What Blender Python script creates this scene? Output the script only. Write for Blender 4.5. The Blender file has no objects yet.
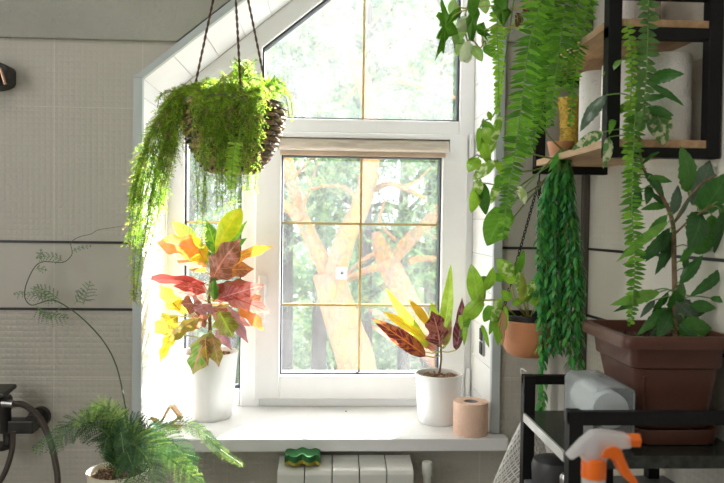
import bpy, math, random
from mathutils import Vector, Matrix
R = random.Random(7)
C = bpy.context.scene.collection
sc = bpy.context.scene
PI = math.pi
# ------------------------------------------------------------------ camera
F = 704.0
H = 1.45
yaw, pitch, roll = math.atan(34/704), math.atan(18.5/704), 0.0125
cam_rot = Matrix.Rotation(-yaw, 3, 'Z') @ Matrix.Rotation(PI/2-pitch, 3, 'X') @ Matrix.Rotation(roll, 3, 'Z')
cd = bpy.data.cameras.new('camera'); cam = bpy.data.objects.new('camera', cd); C.objects.link(cam)
cam.location = (0, 0, H); cam.rotation_euler = cam_rot.to_euler()
cd.sensor_width = 36; cd.lens = F/724*36; cd.clip_start = .02; cd.clip_end = 300
cd.dof.use_dof = True; cd.dof.focus_distance = 1.8; cd.dof.aperture_fstop = 6.3
sc.camera = cam
def P(px, py, Y):
    d = cam_rot @ Vector(((px-362)/F, -(py-241.5)/F, -1))
    return Vector((0, 0, H)) + d*(Y/d.y)
# ------------------------------------------------------------------ materials
def N(nt, typ, ins=None, **kw):
    n = nt.nodes.new(typ)
    for k, v in kw.items(): setattr(n, k, v)
    for k, v in (ins or {}).items():
        s = n.inputs[k]
        if isinstance(v, bpy.types.NodeSocket): nt.links.new(v, s)
        else: s.default_value = v
    return n
def M(nt, op, a, b=None, c=None, clamp=False):
    ins = {0: a}
    if b is not None: ins[1] = b
    if c is not None: ins[2] = c
    n = N(nt, 'ShaderNodeMath', ins, operation=op); n.use_clamp = clamp
    return n.outputs[0]
def mixc(nt, f, a, b):
    n = nt.nodes.new('ShaderNodeMix'); n.data_type = 'RGBA'
    for i, v in ((0, f), (6, a), (7, b)):
        if isinstance(v, bpy.types.NodeSocket): nt.links.new(v, n.inputs[i])
        else: n.inputs[i].default_value = v if i == 0 else (tuple(v)+(1,))[:4]
    return n.outputs[2]
def newmat(name):
    m = bpy.data.materials.new(name); m.use_nodes = True
    nt = m.node_tree; nt.nodes.clear()
    out = nt.nodes.new('ShaderNodeOutputMaterial')
    return m, nt, out
def mat(name, col, rough=.5, metal=0, var=.08, vscale=20, bump=0, bscale=60, trans=0, ior=1.45, spec=.5, sss=0, col2=None, stretch=None, coat=0):
    m, nt, out = newmat(name)
    tc = N(nt, 'ShaderNodeTexCoord').outputs['Object']
    if stretch: tc = N(nt, 'ShaderNodeMapping', {0: tc, 3: stretch}).outputs[0]
    no = N(nt, 'ShaderNodeTexNoise', {'Vector': tc, 'Scale': vscale, 'Detail': 4}).outputs[0]
    c2 = col2 or tuple(max(0, c*(1-var*2)) for c in col)
    f = N(nt, 'ShaderNodeMapRange', {0: no, 1: .35, 2: .65}).outputs[0]
    base = mixc(nt, f, col, c2)
    p = N(nt, 'ShaderNodeBsdfPrincipled', {'Base Color': base, 'Roughness': rough, 'Metallic': metal, 'IOR': ior, 'Transmission Weight': trans, 'Specular IOR Level': spec, 'Coat Weight': coat})
    if bump:
        nb = N(nt, 'ShaderNodeTexNoise', {'Vector': tc, 'Scale': bscale, 'Detail': 5}).outputs[0]
        b = N(nt, 'ShaderNodeBump', {'Height': nb, 'Strength': bump, 'Distance': .01})
        nt.links.new(b.outputs[0], p.inputs['Normal'])
    nt.links.new(p.outputs[0], out.inputs[0])
    return m
def leafmat(name, translu=.45, rough=.35, vein=.6, nv=9, speck=0, sscale=60, spec=.5):
    m, nt, out = newmat(name)
    c1 = N(nt, 'ShaderNodeAttribute', attribute_name='c1').outputs[0]
    c2 = N(nt, 'ShaderNodeAttribute', attribute_name='c2').outputs[0]
    uv = N(nt, 'ShaderNodeUVMap').outputs[0]
    sx = N(nt, 'ShaderNodeSeparateXYZ', {0: uv})
    t = M(nt, 'FRACT', sx.outputs[0]); a = M(nt, 'ABSOLUTE', M(nt, 'SUBTRACT', sx.outputs[1], .5)); a = M(nt, 'MULTIPLY', a, 2)
    mid = M(nt, 'LESS_THAN', a, .07)
    s = M(nt, 'FRACT', M(nt, 'SUBTRACT', M(nt, 'MULTIPLY', t, nv), M(nt, 'MULTIPLY', a, 1.6)))
    line = M(nt, 'MULTIPLY', M(nt, 'LESS_THAN', s, .16), .6)
    k = M(nt, 'MULTIPLY', M(nt, 'MAXIMUM', mid, line), vein)
    geo = N(nt, 'ShaderNodeNewGeometry').outputs['Position']
    no = N(nt, 'ShaderNodeTexNoise', {'Vector': geo, 'Scale': sscale, 'Detail': 3}).outputs[0]
    if speck:
        k = M(nt, 'MAXIMUM', k, M(nt, 'MULTIPLY', N(nt, 'ShaderNodeMapRange', {0: no, 1: .5, 2: .56}).outputs[0], speck))
    base = mixc(nt, k, c1, c2)
    br = N(nt, 'ShaderNodeMapRange', {0: no, 1: .3, 2: .7, 3: .85, 4: 1.12}).outputs[0]
    hs = N(nt, 'ShaderNodeHueSaturation', {'Value': br, 'Color': base}).outputs[0]
    p = N(nt, 'ShaderNodeBsdfPrincipled', {'Base Color': hs, 'Roughness': rough, 'Specular IOR Level': spec})
    tr = N(nt, 'ShaderNodeBsdfTranslucent', {'Color': hs})
    mx = N(nt, 'ShaderNodeMixShader', {0: translu, 1: p.outputs[0], 2: tr.outputs[0]})
    nt.links.new(mx.outputs[0], out.inputs[0])
    return m
def tilemat(name, col, axis, bands, hj, vstep, voff, pitch_=.0145, strength=.6):
    """glazed wall tile: square pillow relief except inside plain bands; joints"""
    m, nt, out = newmat(name)
    g = N(nt, 'ShaderNodeNewGeometry').outputs['Position']
    s = N(nt, 'ShaderNodeSeparateXYZ', {0: g}); x = s.outputs[axis]; z = s.outputs[2]
    def sq(v): return M(nt, 'ABSOLUTE', M(nt, 'SINE', M(nt, 'MULTIPLY', v, PI/pitch_)))
    h = M(nt, 'POWER', M(nt, 'MULTIPLY', sq(x), sq(z)), .7)
    for (z0, z1, k) in bands:
        inn = M(nt, 'MULTIPLY', M(nt, 'GREATER_THAN', z, z0), M(nt, 'LESS_THAN', z, z1))
        h = M(nt, 'MULTIPLY', h, M(nt, 'SUBTRACT', 1, M(nt, 'MULTIPLY', inn, 1-k)))
    fx = M(nt, 'ABSOLUTE', M(nt, 'SUBTRACT', M(nt, 'FRACT', M(nt, 'DIVIDE', M(nt, 'SUBTRACT', x, voff), vstep)), .5))
    j = M(nt, 'GREATER_THAN', fx, .5-.0011/vstep)
    for zz in hj:
        j = M(nt, 'MAXIMUM', j, M(nt, 'LESS_THAN', M(nt, 'ABSOLUTE', M(nt, 'SUBTRACT', z, zz)), .0012))
    hh = M(nt, 'SUBTRACT', h, M(nt, 'MULTIPLY', j, 1.0))
    no = N(nt, 'ShaderNodeTexNoise', {'Vector': g, 'Scale': 3.0, 'Detail': 3}).outputs[0]
    c = mixc(nt, N(nt, 'ShaderNodeMapRange', {0: no, 1: .3, 2: .7}).outputs[0], col, tuple(q*.93 for q in col))
    c = mixc(nt, M(nt, 'MULTIPLY', j, .35), c, (.75, .72, .62))
    b = N(nt, 'ShaderNodeBump', {'Height': hh, 'Strength': strength, 'Distance': .002})
    p = N(nt, 'ShaderNodeBsdfPrincipled', {'Base Color': c, 'Roughness': .38, 'Normal': b.outputs[0], 'Specular IOR Level': .4})
    nt.links.new(p.outputs[0], out.inputs[0])
    return m
# ------------------------------------------------------------------ mesh builder
class MB:
    def __init__(s): s.v = []; s.f = []; s.uv = []; s.c1 = []; s.c2 = []; s.mi = []; s.col = ((.5, .5, .5), (.5, .5, .5)); s.m = 0; s.lid = 0
    def vert(s, p, uv=(0, 0)):
        s.v.append(tuple(p)); s.uv.append(uv); s.c1.append(s.col[0]); s.c2.append(s.col[1]); return len(s.v)-1
    def face(s, *i): s.f.append(i); s.mi.append(s.m)
    def box(s, a, b):
        x0, y0, z0 = a; x1, y1, z1 = b
        i = [s.vert((x, y, z)) for z in (z0, z1) for y in (y0, y1) for x in (x0, x1)]
        for q in ((0, 2, 3, 1), (4, 5, 7, 6), (0, 1, 5, 4), (2, 6, 7, 3), (0, 4, 6, 2), (1, 3, 7, 5)): s.face(*[i[k] for k in q])
        return s
    def prism(s, poly, y0, y1):
        """poly: (x,z) list, extruded in y"""
        n = len(poly); A = [s.vert((x, y0, z)) for x, z in poly]; B = [s.vert((x, y1, z)) for x, z in poly]
        s.face(*A); s.face(*B[::-1])
        for i in range(n): s.face(A[i], B[i], B[(i+1) % n], A[(i+1) % n])
        return s
    def obox(s, o, ux, uy, uz):
        o, ux, uy, uz = map(Vector, (o, ux, uy, uz))
        i = [s.vert(o+ux*a+uy*b+uz*c) for c in (0, 1) for b in (0, 1) for a in (0, 1)]
        for q in ((0, 2, 3, 1), (4, 5, 7, 6), (0, 1, 5, 4), (2, 6, 7, 3), (0, 4, 6, 2), (1, 3, 7, 5)): s.face(*[i[k] for k in q])
        return s
    def tube(s, pts, r, n=8, caps=True):
        pts = [Vector(p) for p in pts]; m = len(pts)
        rr = r if isinstance(r, (list, tuple)) else [r]*m
        t0 = (pts[1]-pts[0]).normalized(); u = t0.orthogonal().normalized(); prev = None
        for k in range(m):
            t = (pts[min(k+1, m-1)]-pts[max(k-1, 0)]);
            t = t.normalized() if t.length > 1e-9 else t0
            u = (u-t*u.dot(t)); u = u.normalized() if u.length > 1e-6 else t.orthogonal().normalized()
            w = t.cross(u)
            ring = [s.vert(pts[k]+(u*math.cos(2*PI*i/n)+w*math.sin(2*PI*i/n))*rr[k], (k/(m-1), i/n)) for i in range(n)]
            if prev:
                for i in range(n): s.face(prev[i], prev[(i+1) % n], ring[(i+1) % n], ring[i])
            elif caps: s.face(*ring[::-1])
            prev = ring
        if caps: s.face(*prev)
        return s
    def lathe(s, prof, c=(0, 0, 0), n=48, sx=1, sy=1):
        """prof: (r,z)"""
        prev = None
        for (r, z) in prof:
            if r < 1e-6: ring = [s.vert((c[0], c[1], c[2]+z))]
            else: ring = [s.vert((c[0]+r*sx*math.cos(2*PI*i/n), c[1]+r*sy*math.sin(2*PI*i/n), c[2]+z), (i/n, z)) for i in range(n)]
            if prev:
                if len(prev) == 1 and len(ring) > 1:
                    for i in range(n): s.face(prev[0], ring[(i+1) % n], ring[i])
                elif len(ring) == 1 and len(prev) > 1:
                    for i in range(n): s.face(prev[i], prev[(i+1) % n], ring[0])
                elif len(ring) > 1:
                    for i in range(n): s.face(prev[i], prev[(i+1) % n], ring[(i+1) % n], ring[i])
            prev = ring
        return s
    def leaf(s, base, tip, W, prof='ovate', nrm=(0, -1, .4), arch=.12, fold=.25, n=8, wave=0, ph=0):
        """blade between base and tip, arched towards nrm, two halves folded along the midrib"""
        base, tip, nrm = Vector(base), Vector(tip), Vector(nrm)
        L = (tip-base).length
        if L < 1e-6: return s
        d = (tip-base)/L; nn = nrm-d*nrm.dot(d)
        nn = nn.normalized() if nn.length > 1e-4 else d.orthogonal().normalized()
        side = d.cross(nn); s.lid += 1; prev = None
        for k in range(n+1):
            t = k/n
            w = PROF[prof](t)*W/2
            c = base+d*L*t+nn*(arch*L*4*t*(1-t))
            wv = wave*W*math.sin(t*17+ph)
            a = s.vert(c+side*w+nn*(-fold*w+wv), (s.lid+.01+t*.97, 1))
            b = s.vert(c, (s.lid+.01+t*.97, .5))
            e = s.vert(c-side*w+nn*(-fold*w-wv), (s.lid+.01+t*.97, 0))
            if prev: s.face(prev[0], prev[1], b, a); s.face(prev[1], prev[2], e, b)
            prev = (a, b, e)
        return s
    def needle(s, p, d, side, w):
        a = s.vert(p-side*w/2, (0, .2)); b = s.vert(p+side*w/2, (0, .2)); c = s.vert(p+d, (.9, .2)); s.face(a, b, c)
    def build(s, name, mats, parent=None, smooth=True, bevel=0, loc=None, seg=2):
        me = bpy.data.meshes.new(name)
        off = Vector((0, 0, 0))
        if parent is not None: off = parent.matrix_basis.translation if parent.parent is None else parent_world(parent)
        elif loc is not None: off = Vector(loc)
        me.from_pydata([(v[0]-off.x, v[1]-off.y, v[2]-off.z) for v in s.v], [], s.f)
        mats = mats if isinstance(mats, (list, tuple)) else [mats]
        for m in mats: me.materials.append(m)
        if len(mats) > 1: me.polygons.foreach_set('material_index', s.mi)
        if any(u != (0, 0) for u in s.uv):
            ul = me.uv_layers.new(name='UVMap')
            fl = []
            for l in me.loops: fl += list(s.uv[l.vertex_index])
            ul.data.foreach_set('uv', fl)
        if any(c != (.5, .5, .5) for c in s.c1):
            for nm, src in (('c1', s.c1), ('c2', s.c2)):
                at = me.attributes.new(nm, 'FLOAT_COLOR', 'POINT'); fl = []
                for c in src: fl += [c[0], c[1], c[2], 1]
                at.data.foreach_set('color', fl)
        me.polygons.foreach_set('use_smooth', [smooth]*len(me.polygons))
        me.update()
        o = bpy.data.objects.new(name, me); C.objects.link(o)
        if parent is not None: o.parent = parent
        else: o.location = off
        if smooth and hasattr(me, 'set_sharp_from_angle'): me.set_sharp_from_angle(angle=math.radians(40))
        if bevel:
            b = o.modifiers.new('bevel', 'BEVEL'); b.width = bevel; b.segments = seg; b.limit_method = 'ANGLE'
        return o
def parent_world(o):
    v = Vector((0, 0, 0))
    while o is not None: v += o.location; o = o.parent
    return v
def lobes(t): return math.sin(PI*min(1, t**.85))**.8*(1-.22*math.sin(t*15))
PROF = {
    'ovate': lambda t: (math.sin(PI*t**.72)**.85 if 0 < t < 1 else 0)+.01,
    'lance': lambda t: (math.sin(PI*t**.9)**1.1 if 0 < t < 1 else 0)+.01,
    'heart': lambda t: ((.55+.45*math.sin(PI*min(1, t/.4+.0)*.5)) if t < .4 else math.cos((t-.4)/.6*PI/2)**.8)*(1 if t > 0 else .3)+.005,
    'obov': lambda t: (math.sin(PI*t**1.5)**.8 if 0 < t < 1 else 0)+.02,
    'croton': lambda t: (max(.02, lobes(t)) if 0 < t < 1 else .02),
    'leaflet': lambda t: (.75 if t < .1 else max(.02, (1-((t-.3)/.75)**2) if t > .3 else 1)),
    'tooth': lambda t: ((math.sin(PI*t**.8)**.9)*(1+.09*math.sin(t*44)) if 0 < t < 1 else .01),
}
def clear_pow():
    pass
def thing(name, label, cat, loc, group=None):
    o = bpy.data.objects.new(name, None); C.objects.link(o); o.empty_display_size = .05
    o.location = loc; o['label'] = label; o['category'] = cat
    if group: o['group'] = group
    return o
def tag(o, label, cat, group=None, kind=None):
    o['label'] = label; o['category'] = cat
    if group: o['group'] = group
    if kind: o['kind'] = kind
    return o
def struct(o, label, cat='structure'):
    o['kind'] = 'structure'; o['label'] = label; o['category'] = cat; return o
def smoothpath(pts, n=6):
    pts = [Vector(p) for p in pts]; out = []
    for i in range(len(pts)-1):
        p0 = pts[max(i-1, 0)]; p1 = pts[i]; p2 = pts[i+1]; p3 = pts[min(i+2, len(pts)-1)]
        for k in range(n):
            t = k/n
            out.append(.5*((2*p1)+(p2-p0)*t+(2*p0-5*p1+4*p2-p3)*t*t+(-p0+3*p1-3*p2+p3)*t**3))
    out.append(pts[-1]); return out
def resample(pts, step):
    out = [pts[0]]; acc = 0
    for a, b in zip(pts, pts[1:]):
        L = (b-a).length; d = step-acc
        while d <= L and L > 0:
            out.append(a+(b-a)*(d/L)); d += step
        acc = (L-(d-step)) if L > 0 else acc
    return out
def rv(s=1): return Vector((R.uniform(-1, 1), R.uniform(-1, 1), R.uniform(-1, 1)))*s
# shared materials
white_pvc = mat('white_pvc', (.93, .935, .94), .3, var=.01)
reveal_pvc = mat('reveal_pvc', (.92, .925, .93), .35, var=.015)
trim_pvc = mat('trim_pvc', (.50, .55, .57), .4, var=.02)
gasket = mat('gasket', (.05, .055, .07), .6)
brass = mat('brass_bar', (.78, .6, .28), .4, .35)
sillm = mat('sill_white', (.82, .83, .84), .25, var=.01)
concrete = mat('concrete', (.40, .40, .355), .85, var=.06, vscale=6, bump=.5, bscale=70)
black_metal = mat('black_metal', (.008, .008, .009), .55, 0, spec=.3, var=.1, bump=.05, bscale=300)
black_line = mat('black_strip', (.02, .018, .02), .4)
wood = mat('oak_board', (.52, .34, .19), .5, col2=(.40, .24, .125), vscale=14, stretch=(6, 1, 6), bump=.1)
wood_edge = mat('oak_edge', (.46, .30, .15), .5, col2=(.38, .24, .12), vscale=20, stretch=(6, 1, 20))
paper = mat('white_paper', (.9, .87, .84), .95, var=.02, bump=.5, bscale=220)
pot_white = mat('white_ceramic', (.82, .82, .81), .25, var=.01)
soil = mat('soil', (.13, .075, .045), .95, col2=(.035, .02, .012), vscale=120, bump=1, bscale=160)
bark_bits = mat('bark_chips', (.48, .28, .16), .9, col2=(.12, .06, .035), vscale=60, bump=.6)
terracotta = mat('terracotta', (.52, .235, .12), .5, var=.04, bump=.1, bscale=200)
terracotta_dark = mat('terracotta_dark', (.095, .034, .021), .42, var=.05, bump=.05, bscale=120)
stem_brown = mat('stem_brown', (.25, .17, .09), .8, col2=(.14, .09, .05), vscale=60, bump=.6, bscale=150)
stem_green = mat('stem_green', (.18, .32, .08), .5, var=.1)
stem_yellow = mat('stem_yellow', (.50, .50, .13), .5, var=.1)
steel = mat('steel', (.5, .5, .5), .3, 1)
# ------------------------------------------------------------------ room shell
Yw, Yf = 1.85, 2.11
xL, xR = -.478, .436
SZ = .896
zA = 1.8126; SL = .81
def diag(x): return zA+SL*(x-xL)
CZ = 2.9
z241 = P(60, 242, Yw).z; z309 = P(60, 309, Yw).z; z106 = P(60, 107, Yw).z; z39 = P(60, 39.5, Yw).z; z376 = P(60, 377, Yw).z
tile_back = tilemat('relief_tile_back', (.475, .455, .40), 0, [(z309, z241, 0.04), (z241, 3, .55)], [z106, z376, P(60, 450, Yw).z, P(540, 380, Yw).z], .2235, P(54, 300, Yw).x)
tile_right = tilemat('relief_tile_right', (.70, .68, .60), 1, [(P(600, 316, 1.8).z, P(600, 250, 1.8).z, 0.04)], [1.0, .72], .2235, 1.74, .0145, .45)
lt = .011  # lining thickness
g = .0
w = MB()
w.box((-1.75, Yw, 0), (xL-lt, Yf+.12, CZ)).box((xR+lt, Yw, 0), (1.3, Yf+.12, CZ)).box((xL-lt, Yw, 0), (xR+lt, Yf+.12, SZ-.034))
w.prism([(xL-lt, diag(xL)+lt*.3), (xR+lt, diag(xR+lt)+lt*1.3), (xR+lt, CZ), (xL-lt, CZ)], Yw, Yf+.12)
struct(w.build('wall_back', tile_back, smooth=False), 'back wall of cream relief tiles around the attic window', 'wall')
# concrete upper band, 12 mm proud
cb = MB()
xc = xL+(z39-zA)/SL
cb.prism([(-1.75, z39), (xc-.035, z39), (xc-.035+(CZ-z39)/SL*1.0, CZ), (-1.75, CZ)], Yw-.012, Yw+.001)
cb.box((xR+.02, Yw-.012, z39+.02), (1.0, Yw+.001, CZ))
struct(cb.build('trim_1', concrete, smooth=False, bevel=.004), 'rough grey concrete band on the upper back wall', 'wall band')
# black metal strips between tile rows
def strip(name, z, x0, x1, lab):
    m = MB(); m.box((x0, Yw-.003, z-.0032), (x1, Yw+.001, z+.0032)); struct(m.build(name, black_line, smooth=False), lab, 'trim')
strip('trim_2', z241, -1.75, xL-.026, 'upper black strip across the tiles left of window')
strip('trim_3', z309, -1.75, xL-.026, 'lower black strip across the tiles left of window')
zr1 = P(545, 248.3, Yw).z; zr2 = P(560, 314, Yw).z
strip('trim_4', zr1, xR+.024, .69, 'upper black strip across the tiles right of window')
strip('trim_5', zr2, xR+.024, .69, 'lower black strip across the tiles right of window')
# right wall, slightly splayed
def wrx(y): return .69+(Yw-y)*.085
rw = MB()
a = Vector((wrx(Yw+.3), Yw+.3, 0)); b = Vector((wrx(-2.2), -2.2, 0)); nrm = Vector((b.y-a.y, -(b.x-a.x), 0)).normalized()*-.1
if nrm.x < 0: nrm = -nrm
rw.obox(a, b-a, nrm, (0, 0, CZ))
struct(rw.build('wall_right', tile_right, smooth=False), 'right wall of cream tiles behind the planter', 'wall')
for nm, z, lab in (('trim_6', P(600, 249.3, 1.82).z, 'upper black strip across the right wall'), ('trim_7', P(598, 316, 1.82).z, 'lower black strip across the right wall')):
    m = MB(); s0 = a.lerp(b, .075); s0.z = z-.0032
    m.obox(Vector((wrx(Yw), Yw, z-.0032)), Vector((wrx(-.5)-wrx(Yw), -.5-Yw, 0)), -nrm*.03, (0, 0, .0064))
    struct(m.build(nm, black_line, smooth=False), lab, 'trim')
# corner profile
m = MB(); m.box((.672, Yw-.018, 0), (.69, Yw, CZ))
struct(m.build('trim_8', mat('corner_profile', (.13, .115, .10), .45, .3), smooth=False, bevel=.003), 'dark grey vertical corner profile', 'trim')
# room envelope
wallp = mat('plain_wall', (.62, .60, .56), .7, var=.02)
m = MB(); m.box((-1.85, -2.3, 0), (-1.75, Yf+.1, CZ)); struct(m.build('wall_left', wallp, smooth=False), 'plain wall on the left of the room', 'wall')
m = MB()
m.box((-1.85, -2.3, 0), (1.3, -2.2, CZ))
struct(m.build('wall_front', wallp, smooth=False), 'plain wall behind the viewer of the room', 'wall')
m = MB(); m.box((-1.85, -2.3, -.1), (1.3, Yf+.12, 0)); struct(m.build('floor', mat('floor_tile', (.45, .43, .40), .4), smooth=False), 'grey tiled floor', 'floor')
m = MB(); m.box((-1.85, -2.3, CZ), (1.3, Yf+.12, CZ+.1)); struct(m.build('ceiling', mat('ceiling_white', (.7, .7, .68), .8), smooth=False), 'off white ceiling', 'ceiling')
# reveal lining planks
def lining(name, o, along, n, th, lab, plank=.1):
    """o start corner at Yw; planks run in depth, stacked along 'along'"""
    m = MB(); along = Vector(along); L = along.length; u = along/L; k = 0.0
    while k < L-.004:
        l = min(plank-.0013, L-k)
        m.obox(Vector(o)+u*k, u*l, (0, Yf-Yw, 0), Vector(n)*th); k += plank
    struct(m.build(name, reveal_pvc, smooth=False, bevel=.0012), lab, 'window reveal')
lining('trim_9', (xL-lt, Yw, SZ-.03), (0, 0, zA-SZ+.03), (1, 0, 0), lt, 'white panelled left reveal of the window')
lining('trim_10', (xR+lt, Yw, SZ-.03), (0, 0, diag(xR)-SZ+.03), (-1, 0, 0), lt, 'white panelled right reveal of the window')
dn = Vector((-SL, 0, 1)).normalized()
lining('trim_11', (xL, Yw, zA), (xR-xL, 0, SL*(xR-xL)), dn, lt, 'white panelled slanting soffit of the window', plank=.098)
# casing
ct = .0235; q = ct/math.cos(math.atan(SL)); kk = ct*math.tan(math.atan(SL)/2+0)*1.0
yo, yi = Yw-.016, Yw+.001
m = MB(); m.prism([(xL-ct, SZ-.05), (xL, SZ-.05), (xL, zA), (xL-ct, zA+kk*.35)], yo, yi)
struct(m.build('trim_12', trim_pvc, smooth=False, bevel=.002), 'grey vertical casing left of the window', 'window casing')
m = MB(); m.prism([(xL, zA), (xR, diag(xR)), (xR, diag(xR)+q), (xL-ct, zA+kk*.35)][::-1], yo, yi)
struct(m.build('trim_13', trim_pvc, smooth=False, bevel=.002), 'grey slanting casing above the window', 'window casing')
m = MB(); m.box((xR, yo, SZ-.0), (xR+.024, yi, diag(xR)+.02))
struct(m.build('trim_14', trim_pvc, smooth=False, bevel=.002), 'grey vertical casing right of the window', 'window casing')
# sill
m = MB(); m.box((xL-.035, 1.79, SZ-.033), (xR+.038, Yw-.0165, SZ)).box((xL, Yw-.02, SZ-.033), (xR, Yf+.02, SZ))
o = m.build('windowsill', sillm, smooth=False, bevel=.003)
tag(o, 'long white windowsill under the attic window carrying two white pots', 'windowsill', kind='structure'); o.name = 'trim_15'
# ------------------------------------------------------------------ window
win = bpy.data.objects.new('window_1', None); C.objects.link(win); win.location = (0, Yf, SZ)
struct(win, 'white plastic attic window with slanting top and opening casement', 'window')
def X(px, Y=Yf): return P(px, 223, Y).x
def Z(py, Y=Yf, px=328): return P(px, py, Y).z
fx0, fx1 = xL, xR
gA = (X(184), X(241.5)); gB = (X(261), X(458)); gC = (X(281), X(441))
zb_A = Z(389, px=210); zt_B = Z(119.5, px=360); zc0, zc1 = Z(374.5, px=360), Z(156, px=360)
dgo = .0
def fd(x, off): return diag(x)-off/math.cos(math.atan(SL))      # line parallel to the slanted head
HW = .055
fy0, fy1 = Yf-.002, Yf+.07
sill_b = SZ
m = MB()
m.prism([(fx0, sill_b), (gA[0], sill_b), (gA[0], fd(gA[0], 0)), (fx0, diag(fx0))], fy0, fy1)
m.prism([(gB[1], sill_b), (fx1, sill_b), (fx1, diag(fx1)), (gB[1], diag(gB[1]))], fy0, fy1)
m.prism([(gA[0], fd(gA[0], HW)), (gB[1], fd(gB[1], HW)), (gB[1], diag(gB[1])), (gA[0], diag(gA[0]))], fy0+.0005, fy1-.0005)
m.prism([(gA[1], sill_b), (gB[0], sill_b), (gB[0], fd(gB[0], HW*.9)), (gA[1], fd(gA[1], HW*.9))], fy0+.0008, fy1-.0008)
m.box((gB[0], fy0+.001, Z(133)), (gB[1], fy1-.001, zt_B))
m.box((gB[0], fy0+.001, sill_b), (gB[1], fy1-.001, Z(398)))
m.box((gA[0], fy0+.001, sill_b), (gA[1], fy1-.001, zb_A))
m.build('frame', white_pvc, win, smooth=False, bevel=.004)
sx0, sx1, sz0, sz1 = X(255.5), X(466), Z(398), Z(133.5, px=360)
m = MB(); sy0, sy1 = Yf-.018, Yf+.05
m.box((sx0, sy0, sz0), (gC[0], sy1, sz1)).box((gC[1], sy0, sz0), (sx1, sy1, sz1)).box((gC[0], sy0+.0004, sz0), (gC[1], sy1-.0004, zc0)).box((gC[0], sy0+.0004, zc1), (gC[1], sy1-.0004, sz1))
sash = m.build('sash', white_pvc, win, smooth=False, bevel=.004)
def ring(m, poly, t, y0, y1):
    n = len(poly); cx = sum(p[0] for p in poly)/n; cz = sum(p[1] for p in poly)/n
    # inward offset polygon (convex)
    inn = []
    for i in range(n):
        p0, p1, p2 = Vector(poly[i-1]), Vector(poly[i]), Vector(poly[(i+1) % n])
        e1 = (p1-p0).normalized(); e2 = (p2-p1).normalized()
        n1 = Vector((-e1.y, e1.x)); n2 = Vector((-e2.y, e2.x))
        c = Vector((cx, cz))-p1
        if n1.dot(c) < 0: n1 = -n1
        if n2.dot(c) < 0: n2 = -n2
        bis = n1+n2; k = t/(bis.dot(n1)); inn.append(p1+bis*k)
    for i in range(n):
        j = (i+1) % n
        m.prism([tuple(poly[i]), tuple(poly[j]), tuple(inn[j]), tuple(inn[i])], y0, y1)
pA = [(gA[0], zb_A), (gA[1], zb_A), (gA[1], fd(gA[1], HW)), (gA[0], fd(gA[0], HW))]
pB = [(gB[0], zt_B), (gB[1], zt_B), (gB[1], fd(gB[1], HW)), (gB[0], fd(gB[0], HW))]
pC = [(gC[0], zc0), (gC[1], zc0), (gC[1], zc1), (gC[0], zc1)]
m = MB()
for p_ in (pA, pB): ring(m, p_, .005, Yf+.012, Yf+.05)
ring(m, pC, .004, Yf+.004, Yf+.045)
m.build('gasket', gasket, win, smooth=False)
# glass
gm, nt, out = newmat('dusty_glass')
geo = N(nt, 'ShaderNodeNewGeometry').outputs['Position']
n1 = N(nt, 'ShaderNodeTexNoise', {'Vector': geo, 'Scale': 7.0, 'Detail': 4}).outputs[0]
n2 = N(nt, 'ShaderNodeTexNoise', {'Vector': geo, 'Scale': 420.0, 'Detail': 2}).outputs[0]
sp = N(nt, 'ShaderNodeMapRange', {0: n2, 1: .60, 2: .70, 3: 0, 4: .05}).outputs[0]
ha = N(nt, 'ShaderNodeMapRange', {0: n1, 1: .35, 2: .7, 3: .008, 4: .022}).outputs[0]
zz = N(nt, 'ShaderNodeSeparateXYZ', {0: geo}).outputs[2]
up = N(nt, 'ShaderNodeMapRange', {0: zz, 1: 1.74, 2: 1.76, 3: 0, 4: .014}).outputs[0]   # the upper pane is dirtier
dirt = M(nt, 'ADD', M(nt, 'ADD', sp, ha), up, clamp=True)
tr = N(nt, 'ShaderNodeBsdfTransparent', {'Color': (.97, .98, .98, 1)})
tl = N(nt, 'ShaderNodeBsdfTranslucent', {'Color': (.92, .95, 1, 1)})
gl = N(nt, 'ShaderNodeBsdfGlossy', {'Color': (1, 1, 1, 1), 'Roughness': .01})
mx = N(nt, 'ShaderNodeMixShader', {0: dirt, 1: tr.outputs[0], 2: tl.outputs[0]})
fr = N(nt, 'ShaderNodeFresnel', {'IOR': 1.5}).outputs[0]
mx2 = N(nt, 'ShaderNodeMixShader', {0: M(nt, 'MULTIPLY', fr, 1.2), 1: mx.outputs[0], 2: gl.outputs[0]})
nt.links.new(mx2.outputs[0], out.inputs[0])
for nm, p_ in (('pane', pA), ('pane', pB), ('pane', pC)):
    MB().prism(p_, Yf+.028, Yf+.031).build(nm, gm, win, smooth=False)
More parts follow.
